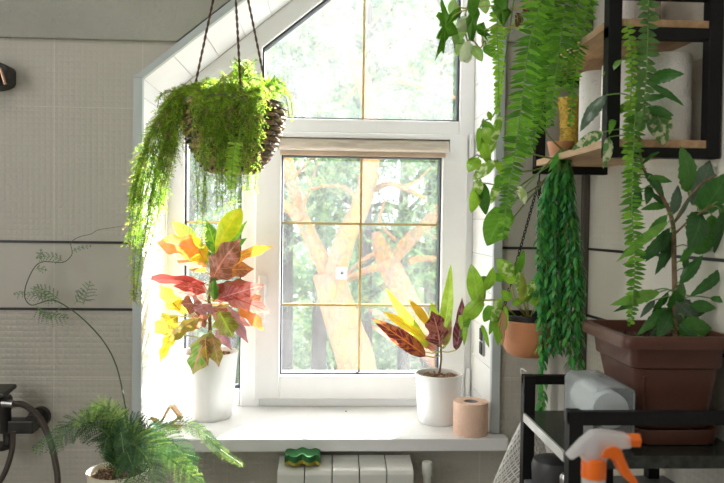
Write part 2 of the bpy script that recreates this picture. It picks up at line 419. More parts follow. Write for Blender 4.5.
# brass bars
m = MB(); bt = .0035
m.box((X(362)-bt, Yf+.02, zt_B), (X(362)+bt, Yf+.026, fd(X(362), HW)))
m.box((X(361)-bt, Yf+.02, zc0), (X(361)+bt, Yf+.026, zc1))
for zq in (Z(224, px=360), Z(306, px=360)):
    m.box((gC[0], Yf+.0205, zq-bt), (gC[1], Yf+.0265, zq+bt)); m.box((gA[0], Yf+.0205, zq-bt), (gA[1], Yf+.0265, zq+bt))
m.build('glazing_bar', brass, win, smooth=False)
m = MB(); hz = Z(290); hx = X(264)
m.box((hx-.012, sy0-.008, hz-.02), (hx+.012, sy0, hz+.045)).box((hx-.009, sy0-.03, hz+.0), (hx+.009, sy0-.008, hz+.018)).box((hx-.009, sy0-.036, hz-.09), (hx+.009, sy0-.022, hz+.018))
m.build('handle', white_pvc, sash, smooth=False, bevel=.004)
for zc_ in (Z(150, px=468), Z(382, px=468)):
    m = MB(); hp = X(469)
    m.tube([(hp, sy0-.004, zc_-.045), (hp, sy0-.004, zc_+.045)], .0065, 12); m.tube([(hp, sy0-.004, zc_-.012), (hp, sy0-.004, zc_+.012)], .0075, 12)
    m.build('hinge', white_pvc, sash)
# roller blind on casement
bl = thing('roller_blind', 'beige rolled up roller blind across the top of casement', 'blind', ((gC[0]+gC[1])/2, sy0, Z(150)))
bx0, bx1 = X(279, sy0), X(446, sy0)
linen = mat('beige_linen', (.80, .73, .64), .9, col2=(.62, .54, .46), vscale=14, stretch=(1, 8, 8), bump=.2)
m = MB(); m.box((bx0-.004, sy0-.038, Z(139, sy0)), (bx1+.004, sy0-.001, Z(136.0, sy0))); m.box((bx0-.006, sy0-.04, Z(151, sy0)), (bx0-.002, sy0-.001, Z(136, sy0))); m.box((bx1+.002, sy0-.04, Z(151, sy0)), (bx1+.007, sy0-.001, Z(136, sy0)))
m.build('bracket', white_pvc, bl, smooth=False, bevel=.001)
zr = (Z(139, sy0)+Z(152, sy0))/2
m = MB(); m.tube([(bx0, sy0-.021, zr), (bx1, sy0-.021, zr)], .0175, 24); m.build('fabric_roll', linen, bl)
m = MB(); m.box((bx0+.002, sy0-.012, Z(156, sy0)), (bx1-.006, sy0-.003, Z(151.5, sy0))); m.build('bottom_bar', mat('blind_bar', (.72, .57, .44), .8, var=.1, vscale=12), bl, smooth=False, bevel=.002)
# socket on right reveal
so = thing('wall_socket', 'black double socket on the white right reveal', 'socket', (xR, 1.95, 1.12))
sp_ = P(483, 341, 1.95)
m = MB(); m.box((xR-.006, 1.918, 1.085), (xR, 1.955, 1.165)); m.build('plate', mat('grey_plate', (.30, .31, .33), .4), so, smooth=False, bevel=.002)
m = MB(); m.box((xR-.009, 1.921, 1.128), (xR-.006, 1.951, 1.160)).box((xR-.009, 1.921, 1.089), (xR-.006, 1.951, 1.122)); m.build('rocker', black_metal, so, smooth=False, bevel=.001)
# ------------------------------------------------------------------ pots on sill
def pot(parent, c, r, h, taper, m_, rim=.004, ridges=False, n=56):
    prof = [(0, 0), (r*taper*.94, 0), (r*taper, .006)]
    for i in range(1, 13):
        t = i/12; rr = r*(taper+(1-taper)*t**.8)
        prof.append((rr, .006+(h-.012)*t))
        if ridges and i < 12 and i > 6: prof.append((rr+.0012, .006+(h-.012)*(t+.03)))
    prof += [(r+rim*.4, h-.004), (r+rim*.2, h), (r-rim, h), (r-rim*1.3, h-.012), (r*.93, h-.02), (r*.8, h-.022)]
    return MB().lathe(prof, c, n).build('pot', m_, parent)
def soilm(parent, c, r, z, chips=60, m_=None):
    m = MB(); m.lathe([(r, 0), (r*.7, .003), (0, .006)], (c[0], c[1], z), 40)
    o = m.build('soil', soil, parent)
    k = MB()
    for i in range(chips):
        a = R.uniform(0, 2*PI); q = r*math.sqrt(R.random())*.95; p = Vector((c[0]+q*math.cos(a), c[1]+q*math.sin(a), z+.006))
        u = rv().normalized()*R.uniform(.003, .008); v2 = u.cross(rv()).normalized()*R.uniform(.002, .005); k.obox(p, u, v2, u.cross(v2).normalized()*.003)
    k.build('bark_chips', m_ or bark_bits, o, smooth=False)
croton_m = leafmat('croton_leaf', .42, .25, .85, 9, .35, 45)
def croton(parent, leaves, Yc, px2, name='foliage', stem=None, jit=.05):
    m = MB()
    for L in leaves:
        (bx, by), (tx, ty), W, c1, c2 = L[:5]; dy = L[5] if len(L) > 5 else R.uniform(-jit, jit)
        prof = L[6] if len(L) > 6 else 'croton'
        bY = Yc+dy*.25; tY = Yc+dy
        b = P(bx, by, bY); t = P(tx, ty, tY)
        m.col = (c1, c2)
        nr = Vector((R.uniform(-.35, .35), -1, R.uniform(.1, .6)))
        m.leaf(b, t, W*Yc/F, prof, nr, R.uniform(.05, .2), R.uniform(.1, .4), 22, .05, R.uniform(0, 6))
        s_ = min(stem, key=lambda p: (p-b).length+max(0, p.z-b.z)*2)
        MB().tube(smoothpath([s_, (s_+b)/2+Vector((0, 0, -.004)), b]), .0016, 6).build('leaf_stalk', stem_yellow, parent)
    m.build(name, croton_m, parent)
GR = (.10, .30, .03); LG = (.42, .62, .05); YE = (.85, .68, .04); OR = (.78, .30, .05); RD = (.48, .07, .06); BR = (.30, .12, .06); PK = (.72, .30, .24); DK = (.10, .04, .03); PU = (.45, .24, .28); MG = (.17, .38, .05); BG = (.30, .28, .05)
c1p = (-.332, 2.0, SZ)
t1 = thing('croton_plant', 'large croton with yellow, green and red leaves in white pot on left of sill', 'potted plant', c1p)
pot(t1, c1p, .08, .187, .80, pot_white)
soilm(t1, c1p, .074, SZ+.168, 110)
stem = smoothpath([Vector(c1p)+Vector((0, 0, .165)), P(210, 330, 2.0), P(209, 300, 2.0), P(211, 278, 2.0), P(213, 256, 2.0)], 4)
MB().tube(stem, [.006-.003*i/len(stem) for i in range(len(stem))], 10).build('stem', stem_brown, t1)
L1 = [((215, 254), (241, 208), 21, (.55, .66, .02), YE, -.02, 'obov'), ((217, 254), (206, 220), 15, GR, LG, .0, 'ovate'), ((220, 255), (247, 221), 12, MG, LG, .03, 'ovate'), ((222, 258), (247, 238), 11, GR, MG, -.03, 'ovate'),
      ((196, 243), (172, 221), 15, MG, YE, .02, 'ovate'), ((205, 262), (186, 236), 20, YE, OR, -.03), ((204, 250), (155, 243), 22, OR, PK, -.06), ((207, 266), (172, 254), 16, PK, YE, -.03),
      ((213, 280), (241, 239), 28, BR, PK, -.07), ((218, 268), (275, 246), 12, OR, YE, -.03), ((216, 272), (254, 269), 17, BR, OR, .0), ((214, 268), (236, 246), 18, BR, PK, .02),
      ((206, 284), (142, 277), 10, RD, DK, -.05), ((206, 292), (173, 286), 11, RD, PK, -.06), ((207, 290), (184, 276), 9, PK, BR, -.02), ((206, 272), (190, 258), 11, YE, OR, .03),
      ((214, 300), (214, 277), 10, GR, MG, -.03, 'ovate'), ((217, 299), (264, 285), 16, RD, PK, -.05), ((220, 294), (272, 313), 15, PK, RD, -.05), ((218, 292), (250, 282), 12, BR, RD, 0), ((237, 302), (264, 331), 14, OR, PK, -.03),
      ((181, 311), (160, 285), 15, YE, BR, -.03), ((182, 314), (184, 300), 17, BG, YE, -.02), ((178, 316), (154, 334), 20, BG, YE, -.05), ((176, 322), (166, 350), 15, OR, BG, -.03), ((174, 332), (160, 363), 10, YE, OR, -.05),
      ((205, 306), (181, 304), 21, BR, PU, -.07), ((212, 304), (194, 312), 17, PU, PK, -.08), ((200, 318), (168, 343), 14, BG, BR, -.07), ((208, 316), (190, 326), 16, BR, PK, .0),
      ((219, 311), (233, 337), 23, BG, LG, -.08), ((228, 306), (248, 343), 11, PU, PK, -.05), ((240, 306), (262, 296), 14, PK, YE, .02),
      ((208, 333), (193, 375), 23, MG, PK, -.115), ((211, 333), (219, 367), 14, BG, PK, -.105), ((206, 335), (208, 366), 10, BR, YE, -.10), ((216, 330), (232, 350), 9, PU, PK, -.1),
      ((210, 292), (228, 300), 14, PK, OR, .04), ((212, 285), (240, 300), 14, RD, BR, .0), ((205, 300), (178, 292), 12, PK, RD, .02), ((210, 310), (236, 318), 16, PK, BR, .0), ((216, 290), (232, 284), 7, LG, MG, .02, 'ovate'),
      ((213, 308), (250, 326), 14, PK, PU, .02), ((210, 262), (196, 248), 14, MG, YE, .0, 'ovate'), ((212, 262), (226, 240), 13, GR, MG, .0, 'ovate')]
croton(t1, L1, 1.985, None, stem=stem)
c2p = (.314, 1.95, SZ)
t2 = thing('croton_plant', 'small croton with dark red and lime leaves in white pot beside the peach roll', 'potted plant', c2p)
pot(t2, c2p, .0655, .137, .86, pot_white, ridges=True)
soilm(t2, c2p, .060, SZ+.122, 90)
st2 = smoothpath([Vector(c2p)+Vector((0, 0, .12)), P(441, 360, 1.95), P(440.5, 345, 1.95)], 4)
MB().tube(st2, .003, 8).build('stem', stem_brown, t2)
MA = (.16, .035, .04)
L2 = [((442, 346), (451, 264), 13, LG, (.6, .75, .2), .04, 'ovate'), ((440, 345), (431, 302), 15, (.5, .62, .05), LG, .03, 'ovate'), ((439, 343), (428, 318), 8, LG, YE, .02, 'ovate'),
      ((440, 347), (432, 311), 22, MA, PK, -.05), ((456, 350), (462, 297), 13, MA, PU, -.06, 'ovate'), ((434, 337), (409, 300), 9, (.66, .42, .02), OR, -.03, 'obov'),
      ((426, 356), (372, 318), 17, MA, OR, -.07, 'ovate'), ((424, 352), (371, 326), 11, (.72, .3, .22), PK, -.02, 'ovate'), ((430, 342), (384, 312), 9, YE, OR, -.02, 'obov'), ((430, 350), (386, 288), 12, LG, YE, .06, 'ovate'),
      ((444, 346), (451, 318), 8, (.5, .2, .2), LG, .02, 'ovate'), ((436, 350), (398, 322), 12, PK, RD, .04, 'ovate'), ((446, 346), (446, 300), 12, LG, (.6, .75, .2), .05, 'ovate')]
croton(t2, L2, 1.94, None, stem=st2)
# toilet roll peach
peach = mat('peach_paper', (.92, .64, .50), .9, var=.03, bump=.5, bscale=250)
def roll(name, lab, c, r, h, m_, group=None, core=True, cat='toilet roll'):
    t = thing(name, lab, cat, c, group)
    m = MB(); m.lathe([(r*.42, .002), (r*.97, .0), (r, .004), (r, h*.5), (r, h-.004), (r*.97, h), (r*.42, h), (r*.42, .002)], c, 48); m.build('paper', m_, t)
    m = MB(); m.lathe([(r*.42, .003), (r*.42, h-.001), (r*.38, h-.001), (r*.38, .003), (0, .003)], (c[0], c[1], c[2]), 32); m.build('core', mat('grey_card', (.36, .34, .33), .9), t)
    return t
roll('toilet_roll', 'peach pink paper roll standing at right end of the sill', (.383, 1.838, SZ), .046, .086, peach)
# wooden zigzag
m = MB(); pz = [P(149, 417, 1.90), P(157, 428, 1.90), P(170, 407, 1.90), P(183, 424, 1.90)]
zz_ = [(150, 421), (159, 431), (171, 410), (181, 425), (182, 426)]
tz = thing('wooden_trivet', 'pale wooden zigzag stand behind the feathery fern on the sill', 'stand', (P(165, 425, 1.93).x, 1.90, SZ))
lw = mat('pale_wood', (.72, .48, .27), .55, var=.08, stretch=(3, 3, 20))
by = 1.88
def slat(m, a, b, th=.006, dep=.03):
    a = Vector(a); b = Vector(b); d = b-a; n_ = Vector((-d.z, 0, d.x)).normalized()*th; m.obox(a, d, (0, dep, 0), n_)
xa = P(150, 425, by).x; 
pts = [(xa-.002, SZ+.030), (xa+.022, SZ+.002), (xa+.052, SZ+.056), (xa+.078, SZ+.020)]
for i in range(3):
    m = MB(); a = Vector((pts[i][0], by+.002*i, pts[i][1])); b2 = Vector((pts[i+1][0], by+.002*i, pts[i+1][1])); slat(m, a, b2); m.build('slat', lw, tz, smooth=False, bevel=.0008)
m = MB(); slat(m, (xa+.050, by-.012, SZ+.002), (xa+.084, by-.012, SZ+.036), .006, .03); m.build('slat', lw, tz, smooth=False, bevel=.0008)
m = MB(); slat(m, (xa+.026, by+.01, SZ), (xa+.074, by+.01, SZ), .006, .02); m.build('slat', lw, tz, smooth=False)
# thin flat blue marks on sill and tiny fly
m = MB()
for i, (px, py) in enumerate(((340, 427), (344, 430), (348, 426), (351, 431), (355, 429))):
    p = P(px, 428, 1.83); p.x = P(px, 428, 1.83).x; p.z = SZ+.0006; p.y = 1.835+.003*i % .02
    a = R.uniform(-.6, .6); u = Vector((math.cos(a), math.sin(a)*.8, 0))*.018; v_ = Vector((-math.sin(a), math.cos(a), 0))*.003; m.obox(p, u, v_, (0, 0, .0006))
tag(m.build('blue_marks', mat('pale_blue', (.25, .50, .82), .4), smooth=False, loc=(P(346, 428, 1.83).x, 1.84, SZ)), 'small pale blue marks mid windowsill', 'scrap')
m = MB(); m.lathe([(0, 0), (.0022, .001), (.0025, .002), (0, .0035)], (P(346, 411, 2.05).x, 2.05, SZ), 10)
tag(m.build('fly', black_metal, loc=(P(346, 411, 2.05).x, 2.05, SZ)), 'tiny black fly on the sill under casement', 'fly')
# ------------------------------------------------------------------ radiator, sponge, valve
rad = thing('radiator', 'white sectional radiator below the windowsill', 'radiator', (P(345, 480, 1.77).x, 1.77, .3))
radm = mat('radiator_white', (.70, .71, .67), .35, var=.01); rz = .835
rx0 = P(277, 480, 1.74).x; wv = (P(414, 480, 1.74).x-rx0)/5
for i in range(5):
    x0 = rx0+wv*i; m = MB()
    prof = [(1.735, .32), (1.735, rz-.012), (1.741, rz-.003), (1.752, rz), (1.80, rz+.006), (1.815, rz+.012), (1.822, rz+.004), (1.822, .32)]
    A = [m.vert((x0+.0012, y, z)) for y, z in prof]; B = [m.vert((x0+wv-.0012, y, z)) for y, z in prof]; n = len(prof)
    m.face(*A); m.face(*B[::-1])
    for j in range(n): m.face(A[j], B[j], B[(j+1) % n], A[(j+1) % n])
    m.build('section', radm, rad, smooth=False, bevel=.002)
m = MB(); m.tube([(rx0-.03, 1.79, .36), (rx0+wv*5+.01, 1.79, .36)], .012, 12); m.build('pipe', radm, rad)
for xq in (rx0+.02, rx0+wv*5-.02): MB().tube([(xq, 1.79, 0), (xq, 1.79, .37)], .01, 12).build('leg', radm, rad)
vx = P(427, 480, 1.78).x
m = MB(); m.lathe([(.0, .09), (.012, .09), (.0135, .086), (.0135, .06), (.010, .05), (.010, .0), (0, 0)], (vx, 1.78, rz-.085), 24)
m.tube([(vx, 1.78, rz-.08), (vx, 1.78, rz-.10), (rx0+wv*5-.002, 1.78, rz-.10)], .007, 10)
m.build('valve', radm, rad)
sg = thing('sponge', 'green and yellow wavy sponge lying on the radiator', 'sponge', (P(302, 468, 1.77).x, 1.77, rz+.01))
def spslab(z0, z1, m_, nm, sh):
    m = MB(); n = 16; x0 = P(285, 468, 1.77).x; x1 = P(320, 468, 1.77).x; rows = []
    for k in range(n+1):
        t = k/n; x = x0+(x1-x0)*t; wz = .0022*math.sin(t*16)+.004*math.sin(t*PI)
        rows.append([m.vert((x, 1.745+.006*math.sin(t*16), rz+.008+z0+wz*sh)), m.vert((x, 1.745+.006*math.sin(t*16), rz+.008+z1+wz)), m.vert((x, 1.805, rz+.013+z1+wz*1.2)), m.vert((x, 1.805, rz+.013+z0+wz*sh))])
    for a_, b_ in zip(rows, rows[1:]):
        for i in range(4): m.face(a_[i], a_[(i+1) % 4], b_[(i+1) % 4], b_[i])
    m.face(*rows[0]); m.face(*rows[-1][::-1]); m.build(nm, m_, sg)
spslab(0, .007, mat('yellow_foam', (.62, .56, .08), .95, bump=1, bscale=400), 'foam', .6)
spslab(.0072, .022, mat('green_scourer', (.05, .24, .07), .95, var=.1, vscale=200, bump=1, bscale=400), 'scourer', 1)
# ------------------------------------------------------------------ hanging basket
BC = Vector((P(233, 105, 1.6).x, 1.6, P(233, 107, 1.6).z)); br_ = .114; bh = .148
bk = thing('hanging_basket', 'woven rattan hanging basket with overflowing bright green asparagus fern before the window', 'hanging plant', (BC.x, BC.y, BC.z-bh))
rat_t = mat('rattan_tan', (.46, .31, .17), .6, col2=(.32, .19, .09), vscale=60, bump=.3, bscale=300)
rat_d = mat('rattan_dark', (.045, .035, .03), .5, var=.2)
def brad(t): return br_*(.42+.58*math.sin(min(1, t*1.02)*PI/2)**.75)  # t 0 bottom ..1 rim
rows = 15; ns = 22
m = MB()
for k in range(rows):
    t = (k+.6)/rows; z = BC.z-bh+bh*t; pts = []
    for i in range(ns*4+1):
        a = 2*PI*i/(ns*4); rr = brad(t)+.0035*math.cos(a*ns/2*2/2+PI*(k % 2)); pts.append((BC.x+rr*math.cos(a), BC.y+rr*math.sin(a), z+.0012*math.sin(a*3+k)))
    for i in range(0, ns*4, 4):
        m.m = 1 if ((i//4)+k*1) % 2 == 0 and R.random() < .8 else 0
        m.tube(pts[i:i+5], .0046, 6, False)
m.build('weave', [rat_t, rat_d], bk)
m = MB()
for i in range(ns*2):
    a = 2*PI*i/(ns*2)
    m.tube([(BC.x+brad(t)*math.cos(a), BC.y+brad(t)*math.sin(a), BC.z-bh+bh*t) for t in (0, .1, .3, .5, .7, .9, 1)], .002, 5)
m.lathe([(0, 0), (brad(0), .0), (brad(.08), bh*.06)], (BC.x, BC.y, BC.z-bh), 30)
m.build('stakes', rat_t, bk)
m = MB(); m.lathe([(br_-.010, -.145), (br_-.012, -.01), (0, -.01)], BC, 40); 
m = MB(); m.lathe([(0, .012), (brad(.1)*.8, .012), (brad(.5)*.9, bh*.5), (br_*.92, bh-.012), (0, bh-.004)], (BC.x, BC.y, BC.z-bh), 36); m.build('liner', soil, bk)
m = MB(); m.lathe([(br_-.004, -.004), (br_+.005, -.006), (br_+.006, .006), (br_-.001, .009), (br_-.006, .004), (br_-.004, -.004)], BC, 48); m.build('rim', mat('dark_rim', (.13, .12, .11), .5), bk)
apex = P(231, -85, 1.6)
rope_m = mat('brown_rope', (.13, .075, .05), .9, var=.2, bump=.5, bscale=300)
for (px, py, dy) in ((195.5, 84, -.03), (240, 74, -.10), (264, 78, .05)):
    m = MB(); e = P(px, py, 1.6+dy); 
    d_ = (e-apex); ext = (BC.z-e.z)/d_.z if abs(d_.z) > 0 else 0
    e = apex+d_*(1+max(0, ext)); k = 60; u = d_.orthogonal().normalized(); v_ = d_.normalized().cross(u)
    for ph in (0, PI):
        m.tube([apex.lerp(e, i/150)+(u*math.cos(i*.55+ph)+v_*math.sin(i*.55+ph))*.0014 for i in range(151)], .0016, 5)
    m.build('rope', rope_m, bk)
m = MB(); m.tube([apex, (apex.x, apex.y, CZ)], .003, 8); m.tube([apex+Vector((0, 0, .0))+Vector((.008*math.cos(a*.4), 0, .008*math.sin(a*.4))) for a in range(17)], .002, 6); m.build('hanger', rope_m, bk)
asp = leafmat('asparagus_needle', .65, .5, 0)
def fluffy(m, st, path, step=.011, bl=.034, nl=.008, spread=1.0, g=-.012, nw=.0015, taper=True, cols=None, nstep=.0036):
    pts = resample(smoothpath(path, 6), step); n = len(pts)
    st.tube(resample(smoothpath(path, 6), .02)+[Vector(path[-1])], .0009, 4)
    for i, p in enumerate(pts):
        t = i/max(1, n-1); T = (pts[min(i+1, n-1)]-pts[max(i-1, 0)])
        if T.length < 1e-6: continue
        T.normalize()
        if cols: m.col = R.choice(cols)
        for k in range(2):
            u = rv(); u = (u-T*u.dot(T)); u.normalize()
            L = bl*R.uniform(.55, 1.1)*((1-t*.55) if taper else 1)
            d = (u*spread+T*R.uniform(.3, .8)).normalized(); q = p.copy(); s_ = 0
            while s_ < L:
                q = p+d*s_+Vector((0, 0, g*(s_/L)**2))
                for j in range(3):
                    nd = (rv()*.9+d*.8); nd.normalize(); sd = nd.cross(rv()); sd.normalize()
                    m.needle(q, nd*nl*R.uniform(.7, 1.2), sd, nw)
                s_ += nstep
YG = 2*[((.46, .66, .07), (.4, .6, .06)), ((.34, .55, .05), (.3, .5, .05)), ((.60, .76, .13), (.5, .7, .1)), ((.26, .44, .05), (.3, .5, .05))]+[((.55, .42, .18), (.5, .4, .2))]
fm, fs = MB(), MB()
# trailing curtain on the left
for i in range(34):
    o = R.uniform(-1, 1); e = R.uniform(.5, 1.05)*(1.0-.25*abs(o)); pts = []
    key = [(222, 88), (200, 90), (182, 98), (166, 130), (155, 165), (147, 205), (140, 245), (135, 300)]
    half = [4, 7, 10, 16, 19, 19, 15, 3]
    n_ = 3+max(2, int(round(5*e)))
    for j in range(min(n_, 8)):
        x_, y_ = key[j]; pts.append(P(x_+o*half[j], y_+R.uniform(-3, 3), 1.55+R.uniform(-.012, .012)-.03*(j/7)))
    fluffy(fm, fs, pts, .010, .031, .0078, 1, -.01, cols=YG)
# draping over the front
for i in range(46):
    x0 = R.uniform(190, 262); e = R.uniform(120, 168) if R.random() < .78 else R.uniform(175, 215)
    dx = R.uniform(-6, 6)
    if x0 > 240: e = min(e, 158) if R.random() < .7 else 190
    fluffy(fm, fs, [P(x0+dx*.5, 95, 1.58), P(x0, 88, 1.53), P(x0+dx, 104, 1.47), P(x0+dx*1.3+(228-x0)*.1, 130, 1.475), P(x0+dx*1.4+(228-x0)*.25, e, 1.50)], .010, .024, .0075, 1, -.01, cols=YG)
# two longer thin strands down
for (x0, e) in ((205, 250), (207, 215), (200, 225), (238, 205), (242, 200), (239, 178)):
    fluffy(fm, fs, [P(x0+6, 100, 1.50), P(x0+3, 130, 1.47), P(x0, 160, 1.48), P(x0-2, (160+e)/2, 1.49), P(x0-3, e, 1.49)], .011, .018, .007, 1, -.008, cols=YG)
# mound on top
for i in range(46):
    a = R.uniform(0, 2*PI); r0 = R.uniform(.02, .06); r1 = R.uniform(.07, .125)
    h = R.uniform(.03, .075) if math.cos(a) > -.2 else R.uniform(.02, .045)
    b = BC+Vector((math.cos(a)*r0*.5, math.sin(a)*r0*.5, -.005))
    fluffy(fm, fs, [b, b+Vector((math.cos(a)*r0*.6, math.sin(a)*r0*.6, h*.8)), BC+Vector((math.cos(a)*r1, math.sin(a)*r1, h*.6)), BC+Vector((math.cos(a)*r1*1.12, math.sin(a)*r1*1.1, h*.6-.05))], .011, .026, .0075, 1, -.008, cols=YG)
for i in range(18):
    fluffy(fm, fs, [BC+Vector((.01, -.02, 0)), P(240+R.uniform(-9, 9), 82, 1.57), P(246+R.uniform(-12, 14), 62+R.uniform(-3, 12), 1.56)], .009, .026, .0075, 1, -.004, cols=YG)
for i in range(5):
    fluffy(fm, fs, [BC+Vector((-.03, 0, .0)), P(185, 92, 1.58), P(165+R.uniform(-5, 5), 98+R.uniform(-8, 8), 1.57), P(158+R.uniform(-4, 4), 104+R.uniform(-8, 8), 1.57)], .011, .02, .007, .8, -.005, cols=YG)
fs.build('stems', stem_green, bk); fm.build('foliage', asp, bk, smooth=False)
leaf_soft = leafmat('soft_leaf', .5, .45, .3, 6)
def pinnate(m, st, path, half, n_step=.0095, lw=.0085, cols=None, face=Vector((0, -1, .1)), prof='leaflet', droop=.25, alt=True, tipmin=.35, rach=.0011, n=3):
    pts = resample(smoothpath(path, 6), n_step); n_ = len(pts)
    st.tube(pts[::2] if len(pts) > 4 else pts, rach, 5)
    for i, p in enumerate(pts[1:], 1):
        t = i/n_; T = (pts[min(i+1, n_-1)]-pts[i-1]).normalized()
        s_ = T.cross(face).normalized(); k = half*(min(1, (1-t)*2.2+tipmin) if t > .4 else 1)*R.uniform(.85, 1.1)
        for sg_ in (-1, 1):
            if cols: m.col = R.choice(cols)
            q = p+(T*n_step*.5 if (sg_ > 0 and alt) else Vector((0, 0, 0)))
            d = (s_*sg_+T*R.uniform(.0, .35)+face*R.uniform(-.35, .35)+Vector((0, 0, -droop*R.random()))).normalized()
            m.leaf(q, q+d*k, lw, prof, face+rv(.5), R.uniform(-.1, .15), .15, n)
BRG = [((.30, .55, .03), (.4, .6, .1)), ((.38, .62, .05), (.4, .6, .1))]
for tgt in ((291, 97), (286, 88), (278, 102), (282, 93)):
    m, st = MB(), MB()
    pinnate(m, st, [BC+Vector((.04, 0, 0)), P(262, 88, 1.62), P((262+tgt[0])/2+3, tgt[1]-8, 1.62), P(tgt[0], tgt[1], 1.62)], .020, .006, .006, BRG, Vector((0, -.8, .6)), tipmin=.2)
    f_ = m.build('fern_frond', leaf_soft, bk); st.build('frond_stem', stem_green, f_)
m, st = MB(), MB()
pinnate(m, st, [P(236, 140, 1.44), P(233, 158, 1.44), P(231, 190, 1.44)], .016, .006, .006, BRG)
f_ = m.build('fern_frond', leaf_soft, bk); st.build('frond_stem', stem_green, f_)
# ------------------------------------------------------------------ left side: asparagus setaceus plant and climbing stem
PC = Vector((P(118, 470, 1.6).x, 1.6, 0)); pz_ = P(118, 470, 1.6).z
sp_t = thing('asparagus_fern', 'dark feathery asparagus fern in cream pot at lower left, with one long curling stem', 'potted plant', (PC.x, PC.y, pz_-.14))
cream = mat('cream_pot', (.72, .68, .55), .45, var=.02)
MB().lathe([(0, 0), (.052, 0), (.056, .004), (.066, .132), (.068, .14), (.063, .14), (.061, .128), (.05, .125)], (PC.x, PC.y, pz_-.14), 48).build('pot', cream, sp_t)
soilm(sp_t, (PC.x, PC.y, 0), .061, pz_-.014, 90)
m = MB(); m.box((PC.x-.11, PC.y-.11, 0), (PC.x+.11, PC.y+.11, pz_-.14)); m2 = m.build('plant_stand', mat('stand_white', (.7, .7, .68), .5), smooth=False, bevel=.004, loc=(PC.x, PC.y, 0)); tag(m2, 'pale pedestal under the feathery fern pot', 'plant stand')
DG = [((.035, .11, .03), (.1, .2, .05)), ((.06, .17, .04), (.1, .2, .05)), ((.05, .13, .07), (.1, .2, .05)), ((.11, .24, .07), (.1, .2, .05))]
LGs = [((.22, .40, .08), (.1, .2, .05)), ((.40, .58, .12), (.1, .2, .05)), ((.12, .26, .06), (.1, .2, .05))]  # brighter greens: sunlight on the sprays is put into their colour
def plume(m, st, path, wide, cols, face=Vector((0, -.5, .9)), step=.007, nl=.008, nw=.0012, droop=.25):
    pts = resample(smoothpath(path, 6), step); n = len(pts)
    st.tube(pts, .0008, 4)
    for i, p in enumerate(pts):
        t = i/max(1, n-1)
        if t < .12: continue
        T = (pts[min(i+1, n-1)]-pts[max(i-1, 0)]).normalized(); s_ = T.cross(face).normalized()
        L = wide*math.sin(PI*min(1, .18+.82*t))**.7*R.uniform(.8, 1.1)+.004
        for sg_ in (-1, 1):
            if cols: m.col = R.choice(cols)
            d = (s_*sg_+T*.75+rv(.12)).normalized(); q_ = 0
            while q_ < L:
                q = p+d*q_+Vector((0, 0, -droop*L*(q_/L)**2)); 
                for sj in (-1, 0, 1):
                    nd = (d+ (T.cross(face)*0 + d.cross(face))*sj*.9+rv(.25)).normalized()
                    m.needle(q, nd*nl*(1-.4*q_/L), nd.cross(face+rv(.2)).normalized(), nw)
                q_ += .0042
fm, fs = MB(), MB(); root = Vector((PC.x, PC.y, pz_-.01))
def pl(keys, wide, cols=DG, face=Vector((0, -.5, .9)), dY=0, **kw):
    pts = [root+rv(.01)]+[P(a, b, 1.58+(k+1)*dY/len(keys)) for k, (a, b) in enumerate(keys)]
    pts[0].z = root.z
    plume(fm, fs, pts, wide, cols, face, **kw)
FR = Vector((0, -.8, .45))
pl([(117, 430), (108, 412), (95, 412), (84, 420)], .035, LGs, FR, -.05)
pl([(117, 430), (105, 406), (88, 412), (76, 426)], .035, LGs, FR, -.08)
pl([(120, 432), (115, 410), (100, 406), (90, 408)], .03, LGs, FR, .05)
pl([(112, 428), (100, 412), (88, 422), (84, 445)], .03, DG, FR, -.06)
pl([(112, 440), (90, 424), (75, 424), (62, 432), (34, 450)], .038, DG, FR, -.12)
pl([(112, 440), (92, 424), (76, 426), (60, 440), (52, 456)], .03, DG, FR, -.10)
pl([(125, 440), (140, 426), (160, 424), (185, 422), (205, 434), (222, 448)], .022, DG, FR, .02)
pl([(125, 440), (150, 428), (178, 425), (200, 430), (216, 446), (228, 455), (244, 466)], .018, LGs, FR, .02)
pl([(130, 440), (148, 432), (170, 440), (185, 455), (195, 475)], .045, DG, FR, -.08)
pl([(130, 440), (145, 440), (165, 455), (185, 470), (205, 488)], .045, LGs, FR, -.12)
pl([(128, 445), (140, 450), (150, 465), (158, 490)], .05, DG, FR, -.14)
pl([(124, 450), (130, 460), (134, 475), (128, 495)], .045, DG, FR, -.14)
pl([(125, 435), (135, 425), (150, 432), (165, 450)], .04, DG, FR, -.04)
pl([(122, 440), (128, 425), (138, 418), (150, 420)], .03, DG, FR, .04)
pl([(122, 440), (116, 425), (120, 412), (130, 410)], .03, DG, FR, .06)
pl([(120, 445), (112, 435), (106, 440), (104, 455)], .035, DG, FR, -.05)
pl([(128, 440), (150, 438), (172, 450), (200, 458)], .03, DG, FR, .0)
for i in range(8):
    a = R.uniform(105, 165); pl([(118+(a-118)*.4, 438), (a, 425+R.uniform(0, 22)), (a+(a-115)*.4, 445+R.uniform(0, 25))], .032, DG, FR, R.uniform(-.1, .04))
fs.build('stems', stem_green, sp_t); fm.build('foliage', leafmat('dark_needle', .4, .45, 0), sp_t, smooth=False)
# yellow flower-like leaves
m = MB()
for (a, b) in ((136, 430), (134, 436), (139, 425), (131, 441), (137, 442)):
    m.col = (YE, YE); p = P(a, b, 1.57); m.leaf(p, p+Vector((R.uniform(-.01, .01), -.004, R.uniform(-.012, .012))), .008, 'ovate', (0, -1, .2), n=4)
m.build('yellow_leaflets', croton_m, sp_t)
